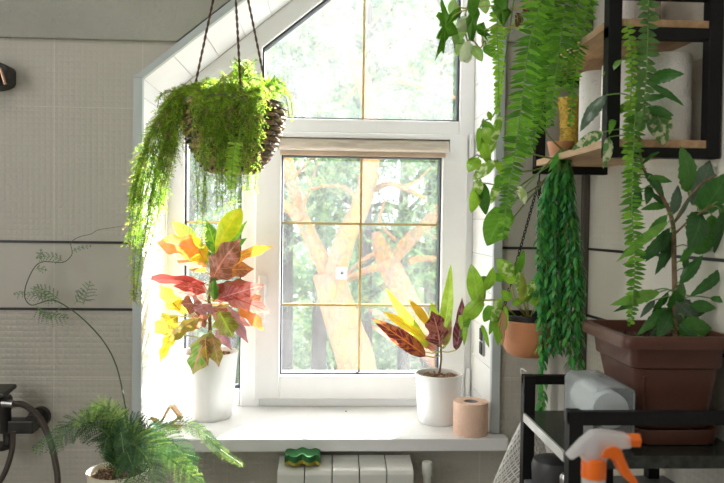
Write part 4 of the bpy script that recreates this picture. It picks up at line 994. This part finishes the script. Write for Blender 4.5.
# -- palmate plant top
pm = thing('palmate_plant', 'plant with large deeply lobed green leaves at top right of the window', 'hanging plant', P(520, -20, 1.4))
q_ = P(531, -60, 1.3); hangpot(pm, q_.x, q_.y, q_.z-.02, .04)
def outline(parent, poly, Y, col, bend=.02, name='lobed_leaf', tilt=0):
    m = MB(); m.col = (col, tuple(min(1, c*1.6+.05) for c in col)); cx = sum(p[0] for p in poly)/len(poly); cy = sum(p[1] for p in poly)/len(poly)
    # subdivide edges, two rings to allow a dished blade
    pts = []
    for i in range(len(poly)):
        a, b = Vector(poly[i]), Vector(poly[(i+1) % len(poly)]); pts += [a, (a+b)/2]
    n = len(pts); rings = []
    for fac in (1, .66, .33):
        rg = []
        for i, p in enumerate(pts):
            x = cx+(p.x-cx)*fac; y = cy+(p.y-cy)*fac
            r = math.hypot(x-cx, y-cy)/30; rg.append(m.vert(P(x, y, Y+bend*r*r+tilt*(y-cy)/30+.004*math.sin(i*1.3)*fac), (.5+.4*fac*math.cos(i*6.283/n), .5+.4*fac*math.sin(i*6.283/n))))
        rings.append(rg)
    c = m.vert(P(cx, cy, Y), (.5, .5))
    for a, b in zip(rings, rings[1:]):
        for i in range(n): m.face(a[i], a[(i+1) % n], b[(i+1) % n], b[i])
    for i in range(n): m.face(rings[-1][i], rings[-1][(i+1) % n], c)
    o = m.build(name, leaf_soft, parent); s = o.modifiers.new('solid', 'SOLIDIFY'); s.thickness = .0006
    return o
outline(pm, [(441, -3), (446, 8), (449, 15), (454, 10), (460, 7), (462, 12), (457, 19), (453, 22), (457, 29), (458, 34), (449, 37), (446, 41), (444, 54), (441, 51), (437, 57), (435, 61), (437, 50), (440, 40), (436, 38), (439, 31), (442, 27), (439, 26), (440, 20), (436, 16), (438, 12), (443, 13), (440, 5)], 1.42, (.17, .42, .03))
outline(pm, [(468, -4), (481, -4), (478, 8), (480, 14), (477, 22), (476, 32), (473, 42), (469, 40), (467, 30), (466, 20), (469, 14), (467, 8)], 1.40, (.12, .34, .02))
outline(pm, [(492, -4), (509, -4), (508, 8), (512, 12), (508, 18), (504, 27), (500, 22), (496, 15), (492, 10), (494, 3)], 1.40, (.11, .32, .02))
outline(pm, [(478, 24), (484, 22), (486, 28), (491, 31), (487, 32), (492, 36), (486, 36), (488, 41), (483, 36), (478, 34), (475, 28)], 1.43, (.15, .4, .02), name='lobed_leaf')
m = MB()
for pth in (((526, -20), (500, 3), (478, 7), (460, 12), (452, 17)), ((535, 0), (515, 6), (500, 16)), ((530, -20), (480, 2), (474, 10)), ((520, 28), (504, 26), (495, 27), (484, 30)), ((536, 8), (512, 10), (502, 22))): cable(m, [P(a, b, 1.41) for a, b in pth], .0013)
m.build('stalk', stem_yellow, pm)
sy = thing('syngonium', 'pale cream and green syngonium leaves hanging against the upper window', 'hanging plant', P(500, -20, 1.46))
q_ = P(485, -62, 1.46); hangpot(sy, q_.x, q_.y, q_.z-.02, .04)
PALE = ((.66, .76, .50), (.80, .85, .68)); PG = ((.36, .60, .16), (.75, .82, .55))
m = MB(); vs = []
for pth in (((510, -20), (476, 4), (462, 8), (452, 0)), ((466, 30), (472, 38), (480, 48), (483, 40), (478, 28)), ((466, 50), (474, 50), (480, 47)), ((530, 22), (512, 26), (504, 38)), ((478, -20), (465, 15), (466, 35), (468, 42))): s_ = smoothpath([P(a, b, 1.46) for a, b in pth], 6); m.tube(s_, .0016, 6); vs += s_
m.build('vine', mat('vine_tan', (.45, .42, .12), .6), sy)
place(sy, [((466, 16), (460, 35), 14, PALE), ((468, 20), (456, 32), 12, PALE), ((462, 38), (457, 56), 9, PG), ((470, 42), (460, 62), 12, PALE), ((472, 46), (482, 62), 13, PG), ((484, 36), (490, 50), 12, PALE), ((455, 0), (450, 16), 10, PG), ((464, 28), (453, 44), 10, PG), ((482, -4), (486, 14), 13, PG), ((464, 62), (470, 48), 12, PALE), ((458, 44), (452, 30), 8, PG), ((486, 45), (494, 58), 12, EPI[2]), ((515, 20), (526, 34), 12, PG), ((510, 28), (500, 38), 8, PG)], 1.46, [PALE], gloss, 'heart', .03, stems=vs)
place(sy, [((515, 14), (524, 22), 8, ((.22, .05, .06), (.4, .3, .3))), ((520, 18), (516, 28), 8, ((.25, .07, .07), (.5, .4, .4))), ((524, 8), (530, 16), 7, ((.22, .05, .06), (.4, .3, .3)))], 1.46, [PALE], gloss, 'ovate', .02, name='red_leaves', stems=vs)
# ------------------------------------------------------------------ net bag, brush
nb = thing('net_bag', 'white mesh net bag hanging from the rack end beside sill', 'bag', P(526, 416, 1.49))
m = MB(); nn_ = 18; rows_ = 22; top = P(530, 412, 1.50); prev = None
def bagpt(k, i):
    t = k/rows_; c = top.lerp(P(520, 520, 1.50), t); r = .005+.085*t**.8; 
    a = 2*PI*(i+.5*(k % 2))/nn_; return c+Vector((r*math.cos(a)*1.0, r*.42*math.sin(a), 0))
ids = [[m.vert(bagpt(k, i)) for i in range(nn_)] for k in range(rows_+1)]
edges = []
for k in range(rows_):
    for i in range(nn_):
        if k % 2 == 0: e = ((ids[k][i], ids[k+1][i]), (ids[k][i], ids[k+1][i-1]))
        else: e = ((ids[k][i], ids[k+1][i]), (ids[k][i], ids[k+1][(i+1) % nn_]))
        edges += e
vv = list(m.v); m = MB()
for a, b in edges: m.tube([vv[a], vv[b]], .0011, 4, False)
netm = mat('white_net', (.9, .9, .88), .8, var=.02)
m.build('mesh', netm, nb)
m = MB(); m.tube(smoothpath([top, top+Vector((-.002, 0, .02)), Vector((.412, 1.47, 1.14)), Vector((.42, 1.455, 1.142))], 5), .0015, 6); m.build('cord', netm, nb)
cl = MB(); cpts = []
for k in range(16):
    row = []
    for i in range(13):
        t = k/15; u_ = i/12; p = P(541+u_*30+4*t, 335+t*157, 1.68+.004*math.sin(u_*14+t*2)); row.append(cl.vert(p))
    cpts.append(row)
for a, b in zip(cpts, cpts[1:]):
    for i in range(12): cl.face(a[i], a[i+1], b[i+1], b[i])
o = cl.build('cloth', mat('white_cloth', (.72, .71, .67), .9, var=.03), loc=P(552, 400, 1.53)); s = o.modifiers.new('s', 'SOLIDIFY'); s.thickness = .001
o.name = 'hanging_cloth'; tag(o, 'white cloth hanging behind the black rack below the trailing plant', 'cloth')
bs = P(565, 482, 1.30)
br = thing('brush', 'wooden brush handle with metal cap standing on the lower rack shelf', 'brush', (bs.x, 1.30, .918))
MB().lathe([(0, .918-.918), (.0085, 0), (.0095, .02), (.0095, bs.z-.918)], (bs.x, 1.30, .918), 20).build('handle', wood, br)
MB().lathe([(.0100, 0), (.0100, .010), (.007, .016), (0, .018)], (bs.x, 1.30, bs.z), 20).build('cap', steel, br)
bw = P(528, 486, 1.42)
bwt = thing('dark_bowl', 'dark round lidded bowl on the lower rack shelf', 'bowl', (.455, 1.40, .918))
MB().lathe([(0, 0), (.035, 0), (.042, .01), (.044, .045), (.040, .058), (.02, .064), (0, .066)], (.462, 1.395, .918), 32).build('body', mat('dark_plastic', (.06, .06, .065), .4), bwt)
# ------------------------------------------------------------------ clear box with cotton pads
bx = P(613, 425, 1.205)
cb0 = (bx.x-.036, 1.20, RSZ+.001); cb1 = (bx.x+.037, 1.355, RSZ+.108)
sh = -.0
ct_ = thing('clear_box', 'clear plastic box of white cotton pads on the rack', 'box', (bx.x, 1.27, RSZ))
pm_, nt, out = newmat('clear_plastic')
g1 = N(nt, 'ShaderNodeBsdfPrincipled', {'Base Color': (.85, .87, .9, 1), 'Roughness': .1}); t_ = N(nt, 'ShaderNodeBsdfTransparent', {'Color': (.90, .92, .93, 1)}); df = N(nt, 'ShaderNodeBsdfTranslucent', {'Color': (.85, .88, .9, 1)})
lw_ = N(nt, 'ShaderNodeLayerWeight', {'Blend': .2}).outputs[0]
mxa = N(nt, 'ShaderNodeMixShader', {0: .10, 1: t_.outputs[0], 2: df.outputs[0]}); mxb = N(nt, 'ShaderNodeMixShader', {0: M(nt, 'MULTIPLY', lw_, .3), 1: mxa.outputs[0], 2: g1.outputs[0]}); nt.links.new(mxb.outputs[0], out.inputs[0])
m = MB()
def rr_xz(x0, x1, z0, z1, r, y, m, n=5):
    out = []
    for (cx, cz, a0) in ((x1-r, z1-r, 0), (x0+r, z1-r, PI/2), (x0+r, z0+r, PI), (x1-r, z0+r, 1.5*PI)):
        for i in range(n+1): a = a0+PI/2*i/n; out.append(m.vert((cx+r*math.cos(a), y, cz+r*math.sin(a))))
    return out
rg = [rr_xz(cb0[0]+i, cb1[0]-i, cb0[2]+i, cb1[2]-i, .012, y, m) for i, y in ((.004, 1.20), (0, 1.204), (0, 1.351), (.004, 1.355))]
loft(m, rg); o = m.build('shell', pm_, ct_); s = o.modifiers.new('s', 'SOLIDIFY'); s.thickness = .0015
for i in range(26):
    y = 1.215+i*.0048; m = MB(); cz_ = RSZ+.006+.0325+.015
    if i < 24:
        m.tube([(bx.x, y, cz_+.012), (bx.x, y+.0042, cz_+.012)], .0325+.0005*math.sin(i*3), 28)
        m.build('cotton_pad', mat('cotton', (.85, .85, .84), .95) if i == 0 else bpy.data.materials['cotton'], ct_)
# ------------------------------------------------------------------ spray bottle (foreground)
YS = .80
sbp = P(593, 500, YS)
sb = thing('spray_bottle', 'clear spray bottle with bright orange trigger and collar in front of rack', 'spray bottle', (sbp.x, YS, sbp.z-.17))
orange = mat('orange_plastic', (.85, .16, .01), .35, var=.02)
frost = newmat('frosted_plastic'); fm_, nt, out = frost
pa = N(nt, 'ShaderNodeBsdfPrincipled', {'Base Color': (.86, .87, .88, 1), 'Roughness': .3}); ta = N(nt, 'ShaderNodeBsdfTransparent', {'Color': (.95, .95, .95, 1)}); tla = N(nt, 'ShaderNodeBsdfTranslucent', {'Color': (.85, .87, .9, 1)})
ma = N(nt, 'ShaderNodeMixShader', {0: .5, 1: pa.outputs[0], 2: tla.outputs[0]}); mb_ = N(nt, 'ShaderNodeMixShader', {0: .4, 1: ma.outputs[0], 2: ta.outputs[0]}); nt.links.new(mb_.outputs[0], out.inputs[0])
k = YS/F
cx, cz = sbp.x, P(593, 458, YS).z
MB().lathe([(0, -.022), (.0140, -.022), (.0140, -.003), (.0132, 0), (.010, .001), (0, .001)], (cx, YS, cz), 36).build('collar', orange, sb)
zb_ = sbp.z-.17
MB().lathe([(0, 0), (.036, 0), (.038, .004), (.038, .12), (.034, .145), (.018, .168), (.0135, .178), (.0135, cz-.022-zb_)], (cx, YS, zb_), 40).build('bottle', fm_, sb)
hd = [(566, 456), (581, 440), (592, 431), (604, 430), (628, 434), (629, 446), (606, 449), (605, 460), (582, 460), (580, 452), (570, 458)]
m = MB(); poly = [(P(a, b, YS).x, P(a, b, YS).z) for a, b in hd]; m.prism(poly, YS-.0095, YS+.0095); m.build('head', fm_, sb, smooth=False, bevel=.003)
m = MB(); a_ = P(628, 440, YS); m.tube([(a_.x, YS, a_.z), (a_.x+.013, YS, a_.z-.0004)], [.0088, .0088], 6); m.build('nozzle', orange, sb, smooth=False, bevel=.001)
tg = [(596, 455), (602, 446), (610, 443), (618, 446), (621, 455), (627, 468), (635, 479), (633, 482), (626, 480), (618, 470), (613, 459), (606, 456)]
m = MB(); m.prism([(P(a, b, YS).x, P(a, b, YS).z) for a, b in tg], YS-.0105, YS+.0105); m.build('trigger', orange, sb, smooth=False, bevel=.002)
m = MB(); m.tube([(cx, YS, cz), (cx, YS, P(593, 438, YS).z)], .0055, 16); m.build('pump', mat('pump_mauve', (.5, .42, .5), .4), sb)
m = MB(); m.box((cx-.2, YS-.12, 0), (cx+.25, YS+.12, zb_)); tag(m.build('low_cabinet', mat('cabinet_white', (.6, .6, .6), .5), smooth=False, bevel=.003, loc=(cx, YS, 0)), 'white cabinet under the spray bottle', 'cabinet')
# ------------------------------------------------------------------ outside
bark, nt, out = newmat('pine_bark')
geo = N(nt, 'ShaderNodeTexCoord').outputs['Object']
mp = N(nt, 'ShaderNodeMapping', {0: geo, 3: (1, 1, .35)}).outputs[0]
n1 = N(nt, 'ShaderNodeTexNoise', {'Vector': mp, 'Scale': 9.0, 'Detail': 5}).outputs[0]
vv_ = N(nt, 'ShaderNodeTexVoronoi', {'Vector': mp, 'Scale': 16.0}, feature='DISTANCE_TO_EDGE').outputs[0]
cc = mixc(nt, N(nt, 'ShaderNodeMapRange', {0: n1, 1: .35, 2: .65}).outputs[0], (.50, .20, .045), (.26, .16, .10))
cc = mixc(nt, N(nt, 'ShaderNodeMapRange', {0: vv_, 1: 0, 2: .08}).outputs[0], (.20, .12, .08), cc)
bb = N(nt, 'ShaderNodeBump', {'Height': vv_, 'Strength': .7, 'Distance': .03})
pp = N(nt, 'ShaderNodeBsdfPrincipled', {'Base Color': cc, 'Roughness': .9, 'Normal': bb.outputs[0]}); nt.links.new(pp.outputs[0], out.inputs[0])
dark_bark = mat('dark_bark', (.10, .08, .07), .95, var=.2, vscale=5, bump=.6, bscale=20)
GZ = -3.3
gm_ = mat('forest_floor', (.13, .15, .09), .95, col2=(.26, .24, .19), vscale=.8, bump=.6, bscale=4)
m = MB(); n = 24
gv_ = [[m.vert((-40+80*i/n, 2.6+70*j/n, GZ+.25*math.sin(i*1.1+j*.7)*(1 if j > 0 else 0))) for i in range(n+1)] for j in range(n+1)]
for j in range(n):
    for i in range(n): m.face(gv_[j][i], gv_[j][i+1], gv_[j+1][i+1], gv_[j+1][i])
struct(m.build('ground', gm_), 'forest floor outside the window', 'ground')
needle_m = leafmat('pine_needle', .35, .5, 0)
PN = [((.13, .24, .12), (.2, .3, .2)), ((.22, .34, .15), (.2, .3, .2)), ((.12, .21, .13), (.2, .3, .2)), ((.28, .36, .14), (.2, .3, .2))]
def tuft(m, p, s, n=9, w=.010):
    m.col = R.choice(PN); ax = rv().normalized()
    for k in range(n):
        d = (ax*.5+rv()).normalized(); m.needle(p, d*s*R.uniform(.6, 1), d.cross(rv()).normalized(), w)
def limb(m, keys, Y, wpx, dY=0, n=10):
    pts = smoothpath([P(a, b, Y+dY*i/len(keys)) for i, (a, b) in enumerate(keys)], 5); q = len(pts)
    if not isinstance(wpx, (tuple, list)): wpx = (wpx, wpx*.5)
    m.tube(pts, [(wpx[0]+(wpx[1]-wpx[0])*i/q)/2*Y/F*R.uniform(.93, 1.07) for i in range(q)], n); return pts
t = thing('pine_tree', 'forked orange barked pine standing closest to the middle of the window', 'tree', (P(370, 800, 6).x, 6, GZ))
m = MB(); base = P(372, 500, 6); 
pts = smoothpath([Vector((base.x+.1, 6, GZ-.1)), Vector((base.x+.03, 6, -1.2)), P(358, 375, 6), P(347, 335, 6), P(337, 305, 6), P(328, 272, 6)], 5)
m.tube(pts, [.19-.06*i/len(pts) for i in range(len(pts))], 16); m.build('trunk', bark, t)
tips = []
for keys, w_, dY in (([(340, 320), (330, 280), (312, 240), (300, 212), (292, 180), (283, 140), (270, 90)], (19, 9), .3), ([(340, 330), (333, 290), (345, 240), (361, 205), (371, 160), (371, 110), (356, 65), (338, 32), (322, -10), (300, -60)], (25, 9), -.3), ([(300, 220), (285, 205), (270, 200)], (13, 6), .0),
                     ([(372, 96), (388, 81), (412, 84), (440, 92), (470, 104)], (7, 3), -.5), ([(372, 190), (390, 184), (408, 190), (425, 198)], (7, 3), -.3), ([(362, 205), (345, 188), (325, 186), (310, 190)], (6, 2), .2), ([(300, 215), (312, 180), (318, 160)], (4, 2), .2),
                     ([(356, 65), (375, 40), (395, 30), (420, 38)], (4, 1.5), .3), ([(345, 45), (320, 60), (300, 85)], (4, 1.5), .2), ([(362, 80), (340, 105), (315, 112)], (4, 1.5), .2), ([(292, 180), (310, 160), (325, 150)], (4, 1.5), .2), ([(371, 150), (395, 142), (420, 150)], (4, 1.5), .2), ([(405, 186), (418, 180), (430, 168)], (3, 1), .2)):
    m = MB(); q = limb(m, keys, 6, w_, dY); m.build('branch', bark, t); tips += q[len(q)//2:]
m = MB()
for i in range(620):
    c = R.choice(tips)+Vector((R.gauss(0, .28), R.gauss(0, .25), R.gauss(0, .24)))
    for k in range(3): tuft(m, c+rv(.06), .075, 8, .006)
m.build('foliage', needle_m, t, smooth=False)
t = thing('pine_tree', 'leaning orange pine behind the small croton leaves, right of the forked pine', 'tree', (P(470, 800, 7).x, 7, GZ))
m = MB(); pts = smoothpath([Vector((P(500, 500, 7).x, 7, GZ-.1)), P(455, 395, 7), P(432, 350, 7), P(408, 305, 7), P(388, 262, 7), P(380, 245, 7), P(376, 232, 7)], 5)
m.tube(pts, [.14*(1-(i/len(pts))**3*.8) for i in range(len(pts))], 14); m.build('trunk', bark, t); tips = []
for keys, w_, dY in (([(388, 265), (405, 245), (430, 220), (448, 200), (480, 170)], (15, 10), -.3), ([(340, 285), (362, 272), (392, 262), (412, 240)], (7, 7), -.6), ([(408, 262), (425, 258), (450, 262)], (8, 4), .2), ([(386, 258), (372, 255), (352, 270), (346, 280)], (6, 3), .1), ([(395, 240), (380, 222), (385, 200)], (4, 2), .1), ([(420, 228), (440, 240), (455, 238)], (4, 2), .1)):
    m = MB(); q = limb(m, keys, 7, w_, dY); m.build('branch', bark, t); tips += q[len(q)//2:]
m = MB()
for i in range(160):
    c = R.choice(tips)+Vector((R.gauss(0, .3), R.gauss(0, .3), R.gauss(0, .25)))
    for k in range(3): tuft(m, c+rv(.06), .08, 8, .006)
m.build('foliage', needle_m, t, smooth=False)
# nesting box plate
nbx = thing('nest_box', 'small white box with a round hole nailed on the forked pine trunk', 'nest box', P(341, 273, 5.75))
a, b = P(336, 279, 5.76), P(347, 267.5, 5.76); m = MB(); m.box((a.x, 5.74, a.z), (b.x, 5.84, b.z)); m.build('box', mat('white_paint', (.3, .3, .29), .5), nbx, smooth=False, bevel=.004)
c = P(342, 273, 5.74); m = MB(); m.tube([(c.x, 5.735, c.z), (c.x, 5.745, c.z)], .014, 12); m.build('hole', black_metal, nbx)
# background trees: two crowns, shared mesh data
def crown(seed, r=1.5, h=3.2, n=640, z0=1.9, br_n=26):
    rs = random.Random(seed); m = MB(); tr_ = MB()
    tr_.tube([(0, 0, 0), (.05, 0, z0), (0, .05, z0+h*.6), (0, 0, z0+h*.95)], [.10, .085, .05, .02], 9)
    cl_ = []
    for i in range(br_n):
        z = z0+h*rs.random()**.9*.92; a = rs.uniform(0, 2*PI); L = r*(1-(z-z0)/h*.65)*rs.uniform(.6, 1)
        e = Vector((math.cos(a)*L, math.sin(a)*L, z+rs.uniform(-.1, .3))); tr_.tube([(0, 0, z-.1), e*.5+Vector((0, 0, z*.5+.05)), e], [.035, .022, .008], 5)
        for j in range(n//br_n):
            t_ = rs.uniform(.25, 1.05); cl_.append(Vector((0, 0, z-.1)).lerp(e, t_)+Vector((rs.gauss(0, .13), rs.gauss(0, .13), rs.gauss(0, .09))))
    for c in cl_:
        for k in range(4): tuft(m, c+rv(.12), .13, 7, .013)
    return m, tr_
protos = []
PNC = PN
for s_ in (1, 2):
    fm, tm = crown(s_)
    protos.append((fm, tm))
spots = [(-3.4, 11, 0, 1.25), (-1.9, 9.5, 1, 1.2), (-.7, 12, 0, 1.5), (.6, 10.5, 1, 1.3), (1.9, 12.5, 0, 1.5), (2.6, 9.5, 1, 1.15), (-2.9, 15, 1, 1.7), (-.2, 16.5, 1, 1.9), (2.9, 16, 0, 1.8), (4.9, 15, 1, 1.6), (-5.5, 17, 0, 1.8),
         (-7, 24, 1, 2.2), (-4, 23, 0, 2.2), (-1.6, 25, 1, 2.3), (1.2, 24, 0, 2.2), (4, 25, 1, 2.3), (7, 24, 0, 2.2), (-2.7, 20, 0, 1.7), (2.2, 20, 1, 1.8), (9.5, 23, 1, 2.2), (-9.5, 22, 0, 2.1), (5.5, 19.5, 0, 1.9)]
cache = {}
for i, (x, y, k, s) in enumerate(spots):
    lab = 'blurred green pine of the background wood beyond the forked pine'
    t = thing('forest_tree', lab, 'tree', (x, y, GZ), 'trees of the wood beyond the window')
    t.scale = (s, s, s*1.4); t.rotation_euler = (0, 0, R.uniform(0, 6.28))
    if k not in cache:
        fm, tm = protos[k]
        # built at origin
        save = t.matrix_basis.copy()
        e = bpy.data.objects.new('tmp', None); C.objects.link(e)
        a_ = fm.build('foliage', needle_m, e, smooth=False); b_ = tm.build('trunk', dark_bark, e)
        a_.parent = t; b_.parent = t; bpy.data.objects.remove(e); cache[k] = (a_, b_)
    else:
        for o in cache[k]: c_ = o.copy(); C.objects.link(c_); c_.parent = t
def bushmesh(seed):
    rs = random.Random(seed); m = MB()
    for i in range(520):
        a = rs.uniform(0, 2*PI); q = rs.random()**.5*1.5; z = rs.random()**.8*2.6*(1-.25*(q/1.5)**2)
        for k in range(3): tuft(m, Vector((q*math.cos(a), q*math.sin(a), z))+rv(.12), .2, 7, .03)
    st = MB()
    for k in range(7): a = k*.9; st.tube([(0, 0, 0), (.3*math.cos(a), .3*math.sin(a), .9), (.8*math.cos(a), .8*math.sin(a), 2)], [.03, .02, .01], 5)
    return m, st
bm_, bs_ = bushmesh(5); first = None
shrub_m = leafmat('shrub_leaf', .35, .5, 0)
for i, (x, y, s) in enumerate([(-4.6, 19, 1.1), (-2.1, 21.5, 1.0), (.3, 19.5, 1.1), (3.1, 21.8, 1.2), (5.9, 22, 1.2), (-7.2, 22, 1.2), (-9, 28, 1.6), (-5.4, 28.5, 1.6), (-2.4, 29, 1.6), (.8, 28, 1.6), (4, 29, 1.6), (7.4, 28, 1.6), (10.8, 29, 1.6), (-12, 29, 1.6), (-8, 34, 2.1), (-3.5, 35, 2.1), (1.2, 34, 2.1), (5.8, 35, 2.1), (10, 34, 2.1)]):
    t = thing('forest_shrub', 'grey green undergrowth shrub low in the wood beyond the pine trunks', 'shrub', (x, y, GZ), 'shrubs of the wood beyond the window')
    if first is None:
        e = bpy.data.objects.new('tmp', None); C.objects.link(e)
        first = (bm_.build('foliage', shrub_m, e, smooth=False), bs_.build('stems', dark_bark, e))
        for o in first: o.parent = t
        bpy.data.objects.remove(e)
    else:
        for o in first: c_ = o.copy(); C.objects.link(c_); c_.parent = t
    t.scale = (s, s, s); t.rotation_euler = (0, 0, i*1.3)
# ------------------------------------------------------------------ light
wd = bpy.data.worlds.new('world'); sc.world = wd; wd.use_nodes = True
bg = wd.node_tree.nodes['Background']; bg.inputs[0].default_value = (.86, .93, 1, 1); bg.inputs[1].default_value = 2.8
sd = bpy.data.lights.new('sun', 'SUN'); sd.energy = 28; sd.angle = math.radians(.8); sd.color = (1, .975, .93)
so_ = bpy.data.objects.new('sun', sd); C.objects.link(so_)
dirv = Vector((-.45, -1, -.62)); so_.rotation_euler = dirv.to_track_quat('-Z', 'Y').to_euler()
ad = bpy.data.lights.new('ceiling_fill', 'AREA'); ad.shape = 'RECTANGLE'; ad.size = 1.0; ad.size_y = .7; ad.energy = 5; ad.color = (1, .97, .93)  # added fill light below the ceiling, without any fixture
ao = bpy.data.objects.new('ceiling_fill', ad); C.objects.link(ao); ao.location = (-.4, .45, CZ-.02)
ad2 = bpy.data.lights.new('side_fill', 'AREA'); ad2.shape = 'RECTANGLE'; ad2.size = 1.2; ad2.size_y = 1.3; ad2.energy = 12; ad2.color = (1, .98, .95)  # added fill light from the left; that wall has no window
ao2 = bpy.data.objects.new('side_fill', ad2); C.objects.link(ao2); ao2.location = (-1.7, .1, 1.7); ao2.rotation_euler = (0, -PI/2, 0)
sc.view_settings.view_transform = 'Standard'; sc.view_settings.look = 'None'; sc.view_settings.gamma = 1; sc.view_settings.exposure = .74
try:
    sc.cycles.use_denoising = True; sc.cycles.max_bounces = 10; sc.cycles.transparent_max_bounces = 24; sc.cycles.diffuse_bounces = 6
    sc.cycles.sample_clamp_indirect = 8
except Exception: pass
